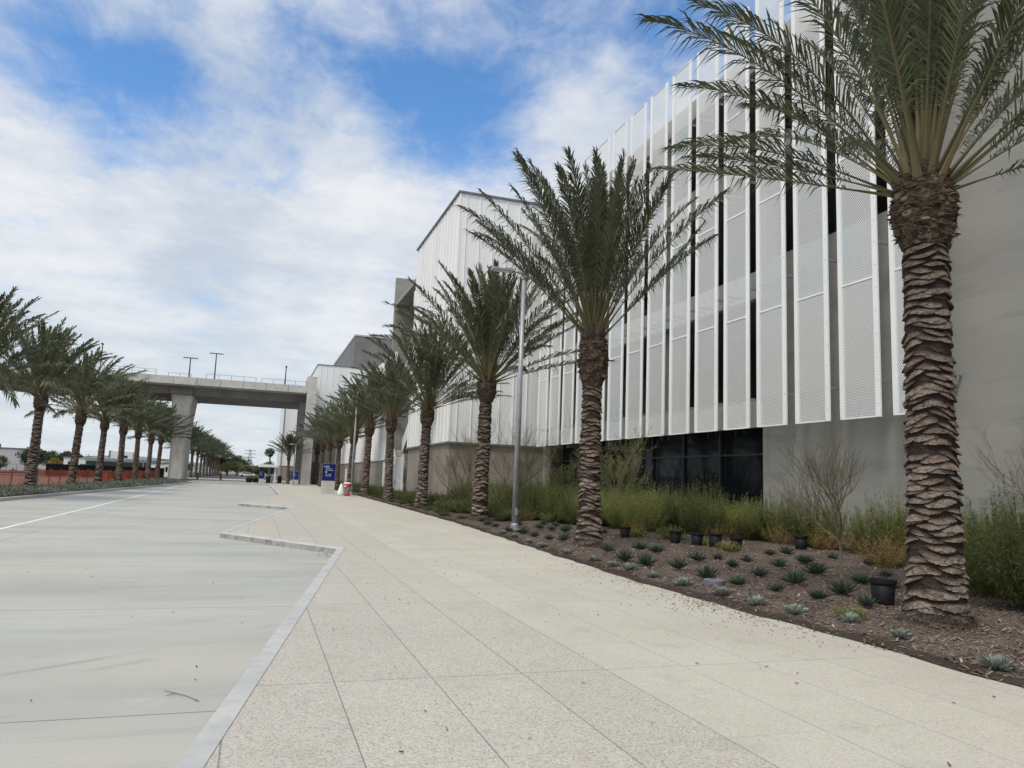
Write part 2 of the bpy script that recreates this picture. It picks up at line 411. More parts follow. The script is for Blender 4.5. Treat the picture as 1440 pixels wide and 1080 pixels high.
def offset_poly(pts, d):
    out = []
    for i, p in enumerate(pts):
        n = []
        if i > 0: a = Vector(pts[i]) - Vector(pts[i - 1]); n.append(Vector((a.y, -a.x)).normalized())
        if i < len(pts) - 1: a = Vector(pts[i + 1]) - Vector(pts[i]); n.append(Vector((a.y, -a.x)).normalized())
        b = sum(n, Vector((0, 0))).normalized(); k = 1 / max(.35, b.dot(n[0]))
        out.append(tuple(Vector(p) + b * d * k))
    return out
CIN = offset_poly(CURB, .17)
BED = [(-9, 6.7), (4.94, 6.42), (7.2, 6.37), (9.5, 6.27), (11.4, 6.24), (15, 6.42), (20, 6.75), (27.4, 7.15), (45, 7.55), (65, 7.86), (104, 7.9)]
wk = MB()
wp = [(x, y) for x, y in CIN] + [(20, 104)] + [(20, -9)]
wk.prism(wp[::-1] if False else wp, -.3, 0.0)
tag(obj('sidewalk', wk, M['walk']), kind='structure')
cb = MB()
n = len(CURB)
prof = lambda i: None
vs = []
for (ax, ay), (bx, by) in zip(CURB, CIN):
    ux, uy = bx - ax, by - ay; L = math.hypot(ux, uy); ux /= L; uy /= L
    vs += [(ax - ux * .02, ay - uy * .02, -.3), (ax - ux * .005, ay - uy * .005, -.03), (ax + ux * .02, ay + uy * .02, .004), (bx, by, .006), (bx, by, -.3)]
fs = []
for i in range(n - 1):
    for k in range(4):
        fs.append((i * 5 + k, i * 5 + k + 1, (i + 1) * 5 + k + 1, (i + 1) * 5 + k))
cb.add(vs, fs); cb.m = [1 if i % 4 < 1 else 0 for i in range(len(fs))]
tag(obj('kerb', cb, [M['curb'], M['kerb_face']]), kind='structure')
# left kerb and planted verge
ml = MB(); ov = []
for y, x in MED:
    ov += [(x + .02, y, -.3), (x, y, -.02), (x - .02, y, 0), (x - .16, y, 0), (x - .16, y, -.3)]
ml.add(ov, [(i * 5 + k + 1, i * 5 + k, (i + 1) * 5 + k, (i + 1) * 5 + k + 1) for i in range(len(MED) - 1) for k in range(4)])
tag(obj('kerb', ml, M['curb']), kind='structure')
vm = MB(); ov = []
for y, x in MED: ov += [(x - .16, y, -.02), (-14.9 if y < 60 else -13.9, y, .02)]
vm.add(ov, [(2 * i + 1, 2 * i, 2 * i + 2, 2 * i + 3) for i in range(len(MED) - 1)])
tag(obj('verge', vm, M['mulch']), kind='structure')
# kerb and paving that close off the far end of the bus lanes
fe = MB(); fe.box(-7.6, 20, 104.02, 104.3, -.3, .14)
tag(obj('kerb', fe, M['curb']), kind='structure')
fp = MB(); fp.box(-12, 20, 104.32, 150, -.3, .02)
tag(obj('far_pavement', fp, M['concrete_light']), kind='structure')
fr = MB(); fr.add([(-60, 150.05, -.15), (40, 150.05, -.15), (40, 420, -.15), (-60, 420, -.15)], [(0, 1, 2, 3)])
tag(obj('far_road', fr, M['asphalt']), kind='structure')

# ---------------------------------------------------------------- planting bed
def hsh(i, j, k=0):
    x = math.sin(i * 127.1 + j * 311.7 + k * 74.7) * 43758.5453
    return x - math.floor(x)
def bed_z(x, y):
    e = x - interp(BED, y)
    base = .012 + .05 * min(1, max(0, e / .5))
    return base + .03 * math.sin(x * 1.9 + y * .7) * min(1, e) + .02 * math.sin(y * 2.3 - x * 1.1) * min(1, e) if e > .02 else .004
bm = MB(); ny, nx = 330, 60
for j in range(ny):
    t = j / (ny - 1); y = -9 + 113 * t ** 1.6
    x0 = interp(BED, y)
    for i in range(nx):
        u = i / (nx - 1); e = 12.2 * u ** 1.5
        wob = .05 * (hsh(j, 3) - .5) + .06 * math.sin(y * 3.1) * math.sin(y * 1.3)
        x = x0 + e + (wob if i == 0 else 0)
        z = bed_z(x0 + e, y) + (0 if i < 1 else .022 * (hsh(i, j) - .5))
        bm.v.append((x, y, z))
bm.f = [(j * nx + i, j * nx + i + 1, (j + 1) * nx + i + 1, (j + 1) * nx + i) for j in range(ny - 1) for i in range(nx - 1)]; bm.m = [0] * len(bm.f)
bm.attr['rim'] = [max(0., 1 - (12.2 * (i / (nx - 1)) ** 1.5) / (.42 + .16 * math.sin(j * .9) * math.sin(j * .37))) for j in range(ny) for i in range(nx)]
tag(obj('planting_bed', bm, M['mulch'], smooth=True), kind='structure')

def chips(name, pts, mat, lab, cat, smin, smax, seed):
    r = random.Random(seed); b = MB(); tint = []
    for x, y, z in pts:
        L = r.uniform(smin, smax); w = L * r.uniform(.14, .4); a = r.uniform(0, PI); ti = r.uniform(-.5, .5)
        ca, sa = math.cos(a), math.sin(a)
        q = []
        for s1, s2 in ((-1, -1), (1, -1), (1, 1), (-1, 1)):
            u, v = s1 * L / 2, s2 * w / 2
            q.append((x + u * ca - v * sa, y + u * sa + v * ca, z + .008 + abs(ti) * L * .4 + ti * u))
        top = [(p[0], p[1], p[2] + .004) for p in q]
        b.add(q + top, [(0, 3, 2, 1), (4, 5, 6, 7), (0, 1, 5, 4), (1, 2, 6, 5), (2, 3, 7, 6), (3, 0, 4, 7)])
        t = r.random() ** 1.7; tint += [t] * 8
    b.attr['tint'] = tint
    o = obj(name, b, mat); return tag(o, lab, cat, kind='stuff')
r = random.Random(3)
pts = []
for _ in range(20000):
    y = 3.2 + 22 * r.random() ** 1.8; x0 = interp(BED, y); e = 8.5 * r.random() ** 1.3
    x = x0 + e - .03
    if e < .35 and r.random() < .7: continue
    pts.append((x, y, bed_z(x, y)))
chips('wood_chips', pts, M['chips'], 'brown and pale wood chips covering the planting bed', 'mulch', .02, .075, 4)
pts = []
for _ in range(520):
    y = R.choice((8.9, 9.3, 9.6, 8.4, 7.4, 11.5, 13.5)) + R.gauss(0, .55); x0 = interp(BED, y); x = x0 - abs(R.gauss(0, .42)); pts.append((x, y, 0))
for _ in range(110):
    pts.append((R.uniform(.6, 6), R.uniform(3.3, 20), 0))
for _ in range(35): pts.append((R.uniform(-5, .4), R.uniform(4.5, 18), -.15))
for _ in range(60): pts.append((1.62 + R.gauss(0, .16), 16.9 + R.gauss(0, .22), -.15))
pts = [p for p in pts if p[2] < -.1 and p[0] < -2.62 + (p[1] + 9) * .17 - .05 or p[2] > -.1 and p[0] > -2.2 + (p[1] + 9) * .172 + .1]
chips('leaf_litter', pts, M['litter'], 'scattered dry leaf bits blown over the pavement', 'leaf litter', .008, .034, 5)
tw = MB(); tw.tube([(-.55, 6.70, -.142), (-.46, 6.60, -.138), (-.36, 6.5, -.142), (-.27, 6.36, -.145)], [.002, .003, .0026, .0015], 5)
tw.tube([(-.46, 6.60, -.138), (-.52, 6.56, -.143)], [.003, .0015], 4)
tag(obj('fallen_twig', tw, M['bark']), 'thin fallen twig lying on the road near the kerb', 'twig')

# ---------------------------------------------------------------- date palms
def trunk_mesh(name, H, r0, nth, nz, seed, h=.088, nb=7, flare=.09, PR=.85):
    th = np.linspace(0, 2 * PI, nth, endpoint=False); z = np.linspace(-.05, H, nz)
    TH, Z = np.meshgrid(th, z)
    base = r0 + flare * np.exp(-np.maximum(Z, 0) / .22) + .05 * np.exp(-np.maximum(Z - .2, 0) / 1.1) - .03 * np.clip(Z / H, 0, 1)
    best = np.zeros_like(Z); tint = np.zeros_like(Z); boot = np.zeros_like(Z)
    rng = np.random.RandomState(seed); HA = rng.rand(400, 64)
    zz = Z + .05 * np.sin(TH + seed) + .02 * np.sin(3 * TH + Z * 2)
    for dk in (-1, 0, 1):
        k = np.floor(zz / h).astype(int) + dk
        u = nb * TH / (2 * PI) + .5 * (k % 2) + .08 * np.sin(k * 1.7)
        for du in (-1, 0, 1):
            ui = np.floor(u).astype(int) + du; a = u - ui - .5
            hz = HA[(k * 13) % 400, ui % nb]; h2 = HA[(k * 13 + 5) % 400, ui % nb]; h3 = HA[(k * 7 + 3) % 400, ui % nb]
            wd = .54 + .16 * h2
            env = np.clip(1 - (np.abs(a + (h3 - .5) * .3) / wd) ** 1.7, 0, 1)
            low = k * h + (hz - .5) * .075 - .36 * h * env + .09 * (h2 - .5) * a
            b = (zz - low) / (h * (.32 + .56 * env ** .8) * (.7 + .5 * h3))
            rise = np.clip(b / .10, 0, 1)
            pr = np.where((b > 0) & (b < 1) & (env > 0), np.where(h2 < .12, .4, 1.) * (.028 + .052 * h2) * PR * env ** .5 * rise * np.clip(1.18 - b, 0, 1) ** .8, 0)
            up = pr > best
            tint = np.where(up, .15 + .7 * h3, tint); best = np.where(up, pr, best)
    boot = np.clip((best - .006) / .02, 0, 1)
    low_mask = np.clip((Z - .12) / .25, 0, 1)
    best = best * low_mask + (1 - low_mask) * (.05 * HA[(np.floor(TH * 14).astype(int)) % 400, (np.floor(Z * 18).astype(int)) % 64])
    tint = tint * (.25 + .75 * np.clip(1.1 - Z / H * .8, 0, 1))
    boot = boot * low_mask + (1 - low_mask) * .35
    nz_ = (rng.rand(*Z.shape) - .5) * .009 + .012 * np.sin(5 * TH + 7 * Z) * np.sin(9 * Z + 2 * TH)
    r = base + best + nz_
    b = MB()
    X = r * np.cos(TH); Y = r * np.sin(TH)
    b.v = list(map(tuple, np.stack([X, Y, Z - best * .45], -1).reshape(-1, 3)))
    b.f = [(j * nth + i, j * nth + (i + 1) % nth, (j + 1) * nth + (i + 1) % nth, (j + 1) * nth + i) for j in range(nz - 1) for i in range(nth)]
    b.m = [0] * len(b.f)
    ta = list(tint.reshape(-1)); ba = list(boot.reshape(-1))
    rr = random.Random(seed)
    for _ in range(2600 if nth > 150 else 1300 if nth > 100 else 0):   # frayed fibre between the old leaf bases
        zz = rr.uniform(0, H) if rr.random() < .75 else rr.uniform(0, .35); a = rr.uniform(0, 2 * PI)
        j = min(nz - 1, int((zz + .05) / (H + .05) * (nz - 1))); i = int(a / (2 * PI) * nth) % nth
        rad = float(r[j, i]) - .004; d = Vector((math.cos(a), math.sin(a), 0)); sv = Vector((-math.sin(a), math.cos(a), 0))
        p = d * rad + Vector((0, 0, zz)); dirv = (sv * rr.uniform(-1, 1) + d * rr.uniform(.05, .5) + Vector((0, 0, rr.uniform(-1, .5)))).normalized()
        L = rr.uniform(.03, .11); w = Vector((0, 0, 1)).cross(dirv).normalized() * rr.uniform(.002, .007)
        q = p + dirv * L
        b.add([tuple(p - w), tuple(p + w), tuple(q)], [(0, 1, 2)]); tv = rr.random() * .8; ta += [tv] * 3; ba += [rr.uniform(.1, .8)] * 3
    b.attr['tint'] = ta; b.attr['boot'] = ba
    return b.mesh(name, [M['trunk']], smooth=nth < 100)

def collar_mesh(name, z0, z1, rb, rm, nth, nz, nfib, seed):
    rng = np.random.RandomState(seed); rr = random.Random(seed)
    th = np.linspace(0, 2 * PI, nth, endpoint=False); t = np.linspace(0, 1, nz)
    TH, T = np.meshgrid(th, t)
    prof = np.interp(T, [0, .06, .16, .35, .6, .8, .93, 1], [rb * .98, rb * 1.05, rm * .88, rm, rm * .98, rm * .86, rm * .74, rm * .55])
    n = rng.rand(nz // 3 + 2, nth // 4 + 1)
    det = n[(T * (nz - 1) / 3).astype(int), ((TH / (2 * PI) * (nth - 1) + 2 * np.sin(T * 9)) / 4).astype(int) % n.shape[1]]
    r = prof + (det - .4) * .05 * np.clip(T * 6, .3, 1) + (rng.rand(*T.shape) - .5) * .02
    b = MB()
    Z = z0 + (z1 - z0) * T
    b.v = list(map(tuple, np.stack([r * np.cos(TH), r * np.sin(TH), Z], -1).reshape(-1, 3)))
    b.f = [(j * nth + i, j * nth + (i + 1) % nth, (j + 1) * nth + (i + 1) % nth, (j + 1) * nth + i) for j in range(nz - 1) for i in range(nth)]
    b.f.append(tuple((nz - 1) * nth + i for i in range(nth))); b.m = [0] * len(b.f)
    tint = list((det * .5).reshape(-1)); boot = list(np.clip(det * 1.1 - .1, 0, 1).reshape(-1))
    def ring(tt): return float(np.interp(tt, [0, .06, .16, .35, .6, .8, .93, 1], [rb * .98, rb * 1.05, rm * .88, rm, rm * .98, rm * .86, rm * .74, rm * .55]))
    for _ in range(nfib):           # shaggy fibres and torn sheath ends
        tt = rr.uniform(.1, .97); a = rr.uniform(0, 2 * PI); rad = ring(tt) + .0; zz = z0 + (z1 - z0) * tt
        L = rr.uniform(.06, .22); w = rr.uniform(.004, .026); ea = rr.choice((-1, 1)) * rr.uniform(.5, 1.5)
        d = Vector((math.cos(a), math.sin(a), 0)); s = Vector((-math.sin(a), math.cos(a), 0))
        dirv = (d * rr.uniform(.05, .42) + s * math.sin(ea) + Vector((0, 0, rr.uniform(-.35, .6)))).normalized()
        wv = (Vector((0, 0, 1)) - dirv * dirv.z).normalized() * w
        p = d * rad + Vector((0, 0, zz)) - dirv * .03
        q = p + dirv * L * .6 + d * .012; e = p + dirv * L + Vector((0, 0, -.02))
        b.add([tuple(p - wv), tuple(p + wv), tuple(q + wv * .7), tuple(q - wv * .7), tuple(e)], [(0, 1, 2, 3), (3, 2, 4)])
        tv = rr.random() ** 2 * .9; tint += [tv] * 5; boot += [rr.uniform(.1, .9)] * 5
    for _ in range(nfib // 60):     # pale cut stubs
        tt = rr.uniform(.15, .7); a = rr.uniform(0, 2 * PI); rad = ring(tt) + .01; zz = z0 + (z1 - z0) * tt
        d = Vector((math.cos(a), math.sin(a), .5)).normalized(); s = Vector((-math.sin(a), math.cos(a), 0)); up = d.cross(s) * -1
        c = Vector((math.cos(a) * rad, math.sin(a) * rad, zz)); w = rr.uniform(.04, .075); hh = w * rr.uniform(.5, .8)
        o = [];
        for sx, sy in ((-1, -.4), (-.4, -1), (.5, -.9), (1, 0), (.6, .9), (-.6, .8)):
            o.append(tuple(c + s * sx * w + up * sy * hh + d * .035))
        inn = [tuple(Vector(p) - d * .09) for p in o]
        b.add(o + inn, [tuple(range(6))] + [(i, 6 + i, 6 + (i + 1) % 6, (i + 1) % 6) for i in range(6)])
        tint += [.75] * 6 + [.1] * 6; boot += [1] * 6 + [.2] * 6
    b.attr['tint'] = tint; b.attr['boot'] = boot
    return b.mesh(name, [M['collar']])

def crown_mesh(name, seed, nfr, L0, nleaf, wleaf, fronds=None, wind=(0, .12), ring=.25, ntube=5, spread=62, hang=.12, LS=4.4):
    rng = np.random.RandomState(seed); rr = random.Random(seed)
    V = []; F = []; MI = []; TI = []; off = 0
    lst = []
    GA = PI * (3 - math.sqrt(5))
    for i in range(nfr):
        t = (i + .5) / nfr                      # 0 inner, 1 outer
        el = math.radians(88 - spread * t ** 1.2 + rr.gauss(0, 5)); az = i * GA + rr.gauss(0, .15)
        lst.append((az, el, L0 * (.80 + .25 * min(1, t * 1.6 + .3)) * rr.uniform(.9, 1.06), t, rr.uniform(.10, .42)))
    for f in (fronds or []): lst.append(f)
    for az, el, L, t, droop in lst:
        n = 22; s = np.linspace(0, 1, n)
        d = Vector((math.cos(az) * math.cos(el), math.sin(az) * math.cos(el), math.sin(el)))
        horiz = Vector((math.cos(az), math.sin(az), 0))
        p = horiz * (ring * (.25 + .75 * t)) + Vector((0, 0, .25 * (1 - t) - .05 - .30 * t))
        P = [p.copy()]; T = []
        roll = rr.gauss(0, .25)
        for k in range(n):
            T.append(d.copy())
            if k < n - 1:
                p = p + d * (L / (n - 1)); P.append(p.copy())
                g = droop * (.25 + 1.6 * s[k]) / (n - 1) * (1.0 if d.z > -.6 else 0)
                d = (d + Vector((wind[0], wind[1], 0)) * (s[k] * 2.2 / (n - 1)) + Vector((0, 0, -1)) * g * 1.5 + horiz * g * .35).normalized()
        # rachis
        ref = Vector((-math.sin(az), math.cos(az), 0))
        Sv, Uv = [], []
        for k in range(n):
            sv = (ref - T[k] * ref.dot(T[k])).normalized(); uv = T[k].cross(sv) * 1
            if uv.dot(Vector((0, 0, 1))) + uv.dot(-horiz) * .5 < 0: uv = -uv
            c_, s_ = math.cos(roll * s[k]), math.sin(roll * s[k])
            sv, uv = sv * c_ + uv * s_, uv * c_ - sv * s_
            Sv.append(sv); Uv.append(uv)
        rt = rr.uniform(0, 1)
        for k in range(n):
            hw = np.interp(s[k], [0, .05, .16, .3, 1], [.085, .060, .034, .022, .004]) * (L / 4.4)
            hh = hw * .5
            for j in range(ntube):
                an = 2 * PI * j / ntube
                V.append(tuple(P[k] + Sv[k] * math.cos(an) * hw + Uv[k] * math.sin(an) * hh)); TI.append(rt * (.9 - .6 * s[k]) + .1 * (s[k] < .1))
        for k in range(n - 1):
            for j in range(ntube):
                F.append((off + k * ntube + j, off + k * ntube + (j + 1) % ntube, off + (k + 1) * ntube + (j + 1) % ntube, off + (k + 1) * ntube + j)); MI.append(1)
        off += n * ntube
        # leaflets
        ft = rr.uniform(-.12, .25); curl = rr.uniform(.6, 1.25)
        for side in (-1, 1):
            for j in range(nleaf):
                x = .20 + .80 * ((j + rr.uniform(.2, .8)) / nleaf) ** .95
                kf = x * (n - 1); k = min(n - 2, int(kf)); fr = kf - k
                pos = P[k].lerp(P[k + 1], fr); tv = T[k].lerp(T[k + 1], fr).normalized(); sv = Sv[k]; uv = Uv[k]
                al = math.radians(np.interp(x, [.2, .35, .8, 1], [58, 44, 32, 14]) + rr.gauss(0, 6))
                be = math.radians(rr.choice((12, 34, 52)) + rr.gauss(0, 9)) * curl
                ll = np.interp(x, [.2, .28, .45, .8, 1], [.10, .36, .62, .52, .30]) * rr.uniform(.8, 1.12) * (L / LS)
                dv = tv * math.cos(al) + (sv * side * math.cos(be) + uv * math.sin(be)) * math.sin(al)
                dv.normalize()
                w = wleaf * rr.uniform(.8, 1.2) * (1 if x > .3 else .7)
                wv = dv.cross(uv * math.cos(be) - sv * side * math.sin(be)).normalized() * w
                lp = (rr.uniform(-.02, .12) + .55 * rr.random() ** 5 + hang * t) * ll
                mid = pos + dv * ll * .5 + Vector((wind[0], wind[1], 0)) * .02; tip = pos + dv * ll * .96 + Vector((wind[0] * .3, wind[1] * .3, -1)) * lp
                V += [tuple(pos - wv * .5), tuple(pos + wv * .5), tuple(mid + wv), tuple(mid - wv), tuple(tip)]
                tt = min(1, max(0, rr.random() ** 2 * .8 + ft)); TI += [tt] * 5
                F += [(off, off + 1, off + 2, off + 3), (off + 3, off + 2, off + 4)]; MI += [0, 0]
                off += 5
    b = MB(); b.v = V; b.f = F; b.m = MI; b.attr['tint'] = TI
    return b.mesh(name, [M['frond'], M['petiole']])

D = math.radians
# world azimuth: 0 = +x (towards the buildings), 90 = +y (along the street), 180 = towards the road
TR = {'a': trunk_mesh('trunk', 4.92, .262, 180, 470, 1, nb=6, flare=.13), 'b': trunk_mesh('trunk', 4.15, .250, 130, 330, 2, nb=6, PR=.75),
      'c': trunk_mesh('trunk', 4.75, .250, 72, 260, 3, h=.115, nb=6, PR=.9), 'd': trunk_mesh('trunk', 4.5, .250, 72, 250, 5, h=.115, nb=6, PR=.9)}
CO = {'a': collar_mesh('leaf_base_collar', 4.80, 5.92, .275, .355, 96, 60, 1000, 1), 'b': collar_mesh('leaf_base_collar', 4.07, 5.74, .25, .35, 80, 60, 800, 2),
      'c': collar_mesh('leaf_base_collar', 4.67, 5.8, .26, .375, 40, 28, 200, 3), 'd': collar_mesh('leaf_base_collar', 4.42, 5.7, .26, .37, 40, 28, 200, 4)}
CR = {'a': crown_mesh('crown', 11, 50, 3.75, 92, .0125, [(D(136), D(17), 3.35, 1, .04), (D(131), D(26), 3.1, .95, .15), (D(142), D(46), 3.5, .9, .4), (D(160), D(58), 3.8, .9, .5),
                                                        (D(-44), D(16), 2.6, 1, .45), (D(-50), D(40), 3.3, .9, .25), (D(-30), D(34), 3.3, .9, .2), (D(100), D(50), 3.8, .8, .3)], (-.02, .08), .26, spread=46, hang=.28, LS=3.7),
      'b': crown_mesh('crown', 12, 50, 4.4, 88, .0155, [(D(-24), D(46), 4.0, .9, -.12), (D(152), D(50), 4.3, .9, .10), (D(166), D(46), 4.1, .9, .2), (D(140), D(54), 4.3, .9, .2)], (-.06, .04), .22, spread=38, hang=.40, LS=4.2),
      'c': crown_mesh('crown', 13, 76, 4.4, 66, .021, None, (-.05, .12), ntube=4, spread=64, hang=.3, LS=4.1), 'd': crown_mesh('crown', 14, 74, 4.3, 66, .021, None, (-.02, .16), ntube=4, spread=68, hang=.3, LS=4.1),
      'e': crown_mesh('crown', 15, 74, 4.4, 48, .030, None, (.08, .24), ntube=3, spread=72, hang=.35, LS=4.1), 'f': crown_mesh('crown', 16, 74, 4.4, 48, .030, None, (.10, .20), ntube=3, spread=76, hang=.35, LS=4.1),
      'g': crown_mesh('crown', 17, 64, 4.0, 60, .022, None, (-.03, .2), ntube=4, spread=58, hang=.4, LS=3.9), 'i': crown_mesh('crown', 19, 70, 4.4, 48, .030, [(D(-25), D(8), 3.8, 1, 1.9), (D(-60), D(15), 3.6, 1, 1.7)], (.08, .2), ntube=3, spread=72, hang=.35, LS=4.1), 'h': crown_mesh('crown', 18, 58, 4.6, 48, .030, None, (.06, .18), ntube=3, spread=84, hang=.3, LS=4.2)}
def palm(x, y, tk, ck, label, group, rz=0, s=1., crz=0, cz=None, z=0):
    t = thing('date_palm', label, 'palm tree', (x, y, z), 0, group); t.scale = (s, s, s); t.rotation_euler = (R.uniform(-.03, .03), R.uniform(-.03, .03), 0) if y > 20 else (0, 0, 0)
    a = link('trunk', TR[tk], t); a.rotation_euler.z = rz
    b = link('leaf_base_collar', CO[tk], t); b.rotation_euler.z = rz * 1.3
    c = link('crown', CR[ck], t); c.location.z = {'a': 5.88, 'b': 5.68, 'c': 5.76, 'd': 5.66}[tk]; c.rotation_euler.z = crz
    return t
GR = 'date palms in the mulch bed along the buildings'
palm(7.98, 7.2, 'a', 'a', 'nearest and biggest date palm, in front of the plain grey concrete wall', GR, 0)
palm(8.0, 17.4, 'b', 'b', 'second date palm, before the white perforated screens, right of the tall lamp post', GR, 1)
palm(8.35, 28.3, 'c', 'c', 'third date palm, its crown behind the head of the tall near lamp post', GR, 2, 1, .15)
palm(8.3, 39, 'd', 'd', 'fourth date palm, in front of the near corner of the ribbed white building', GR, 3, .98, -.2)
palm(8.35, 49.7, 'c', 'g', 'fifth date palm, before the white metal gate between the white buildings', GR, 4, .97, .3)
rest = [(60.4, 'sixth date palm, right of the second lamp post'), (71, 'seventh date palm, behind the red and white bin'),
        (81.8, 'eighth date palm, right beside the large blue sign'), (92.5, 'ninth date palm, partly hidden behind the large blue sign'),
        (103.2, 'tenth date palm, left of the large blue sign in the bed'), (114, 'last date palm of the bed row, next to the concrete bridge abutment')]
for i, (y, lab) in enumerate(rest):
    palm(8.3 + R.uniform(-.08, .08), y, 'cd'[i % 2], 'gcdfgh'[i % 6], lab, GR, R.uniform(0, 6), R.uniform(.93, 1.02), R.uniform(-.4, .4))
GL = 'date palms on the verge beside the orange fence'
left = [(42.1, 'date palm cut off by the left edge, only its drooping fronds in view'), (52.8, 'first whole date palm on the left verge, before the orange fence and grey warehouse'),
        (63.5, 'second whole date palm on the left verge, beside the yellow tree beyond the fence'), (74.2, 'third whole date palm on the left verge, left of the white bus'),
        (84.9, 'fourth whole date palm on the left verge, right of the white bus'), (95.6, 'fifth whole date palm on the left verge, in the dense part of the row'),
        (106.3, 'sixth whole date palm on the left verge, two before the bridge pier'), (115, 'last date palm before the bridge pier, crown overlapping the pier')]
for i, (y, lab) in enumerate(left):
    palm(-13 + R.uniform(-.1, .1), y, 'dc'[i % 2], 'ifhfegfh'[i % 8], lab, GL, R.uniform(0, 6), R.uniform(.98, 1.06), R.uniform(-.35, .25))
for i in range(13):
    y = 131 + i * 10.7
    palm(-12.6 + i * .12, y, 'cd'[i % 2], 'efh'[i % 3], 'distant date palm in the long row beyond the bridge pier', 'distant date palms beyond the bridge', R.uniform(0, 6), R.uniform(.95, 1.05), R.uniform(-.3, .3), z=-.15)
palm(4.35, 111, 'd', 'c', 'small date palm standing alone under the bridge beside the shelter', 'lone palms at the far end', 2, .72, .5)

# ---------------------------------------------------------------- bed plants
def agave_mesh(name, n, L, w, mat, seed, pale=False):
    r = random.Random(seed); b = MB(); ti = []
    for i in range(n):
        t = (i + .5) / n; az = i * 2.39996 + r.gauss(0, .1); el = D((82 - 74 * t ** .9 if not pale else 78 - 70 * t ** .8) + r.gauss(0, 5)); l = L * (.7 + .3 * t) * r.uniform(.85, 1.1)
        d = Vector((math.cos(az) * math.cos(el), math.sin(az) * math.cos(el), math.sin(el))); s = Vector((-math.sin(az), math.cos(az), 0)); u = d.cross(s) * -1
        if u.z < 0: u = -u
        p = Vector((math.cos(az), math.sin(az), 0)) * .02 + Vector((0, 0, .03))
        st = []
        for q, ww in ((0, .75), (.35, 1.0), (.7, .62), (.9, .25)) if not pale else ((0, .6), (.4, 1.0), (.7, .95), (.9, .45)):
            c = p + d * l * q + u * (.10 * l * q * q)
            hw = w * ww / 2
            st.append((c - s * hw + u * hw * .5, c - u * .12 * hw, c + s * hw + u * hw * .5, c - u * (hw * .55 + .002)))
        tip = p + d * l * 1.02 + u * .12 * l
        vs = [tuple(x) for q in st for x in q] + [tuple(tip)]
        fs = []
        for k in range(3):
            for j in range(4): fs.append((k * 4 + j, k * 4 + (j + 1) % 4, k * 4 + 4 + (j + 1) % 4, k * 4 + 4 + j))
        for j in range(4): fs.append((12 + j, 12 + (j + 1) % 4, 16))
        b.add(vs, fs); tv = r.uniform(0, 1); ti += [tv] * 17
    b.attr['tint'] = ti
    return b.mesh(name, [mat])
AG = [agave_mesh('agave', 48, .25, .032, M['agave'], s) for s in (1, 2, 3)]
AP = [agave_mesh('pale_agave', 30, .26, .085, M['agave_pale'], s, True) for s in (4, 5)]
dark = [(7.53, 13.6), (7.73, 12.73), (8.85, 13.84), (10.08, 14.91), (8.99, 12.8), (10.11, 13.9), (7.51, 11.42), (7.47, 10.47), (8.87, 11.8), (7.6, 9.69), (11.69, 15.14), (10.28, 13.05), (12.77, 15.93), (11.49, 13.72), (8.76, 10.7), (10.01, 11.65), (7.81, 9.05), (8.82, 9.67), (13.11, 14.71), (12.91, 13.37), (9.93, 10.48), (8.1, 8.46), (9.12, 9.12), (11.6, 11.6), (13.04, 12.66),
        (7.55, 20.0), (7.72, 19.37), (7.76, 18.36), (9.06, 22.52), (9.15, 21.62), (8.93, 23.25), (10.04, 23.6), (10.23, 25.07), (7.7, 21.47), (7.6, 22.5), (7.72, 24.22), (7.67, 24.99), (7.68, 15.66), (7.44, 14.35), (10.29, 26.38), (8.9, 15.6), (9.1, 16.7), (9.2, 19.4), (9.3, 20.4), (10.6, 21.9), (8.9, 25.2), (7.9, 26.3), (9.4, 26.9), (11.4, 24.4)]
spec_d = {(8.1, 8.46): 'dark green agave close against the front of the single near black pot', (9.12, 9.12): 'dark green agave whose leaves rise behind the rim of the near black pot', (9.93, 10.48): 'dark green agave at the foot of the bare palo verde shrub'}
for i, (x, y) in enumerate(dark):
    lab = spec_d.get((x, y), 'small dark green spiky agave growing in rows in the brown mulch')
    o = link('agave', AG[i % 3], None, (x, y, bed_z(x, y) + (.16 if (x, y) == (9.12, 9.12) else 0))); k = R.uniform(.72, 1.2); o.scale = (k, k, k * R.uniform(.85, 1.25)); o.rotation_euler.x = R.uniform(-.12, .12); o.rotation_euler.z = R.uniform(0, 6)
    tag(o, lab, 'agave', 'small dark agaves in the mulch bed')
pale = [(6.68, 17.44), (6.78, 18.6), (6.67, 15.84), (6.62, 14.33), (6.6, 13.4), (6.6, 12.69), (6.5, 11.66), (6.52, 10.74), (6.55, 9.69), (6.55, 8.9), (6.62, 8.22), (6.92, 7.58), (6.76, 6.67), (6.62, 5.42), (6.95, 20.3), (7.05, 21.6)]
spec_p = {5.42: 'nearest pale blue-grey agave rosette, at the bed edge in the bottom right corner', 6.67: 'pale grey-green agave rosette left of the nearest palm base beside the pavement', 7.58: 'small pale agave rosette with a yellowish tuft, second from the near palm base', 8.22: 'pale flattened agave rosette at the bed edge below two dark agaves', 8.9: 'pale grey agave rosette at the bed edge, right of the purple valve lid'}
for i, (x, y) in enumerate(pale):
    o = link('pale_agave', AP[i % 2], None, (x + .1, y, bed_z(x + .1, y) - .01)); k = R.uniform(.52, .74) * (1.0 if y > 6 else 1.15); o.scale = (k, k, k * .95); o.rotation_euler.z = R.uniform(0, 6)
    tag(o, spec_p.get(y, 'small pale blue-grey agave rosette along the edge of the pavement'), 'agave', 'pale agaves along the bed edge')

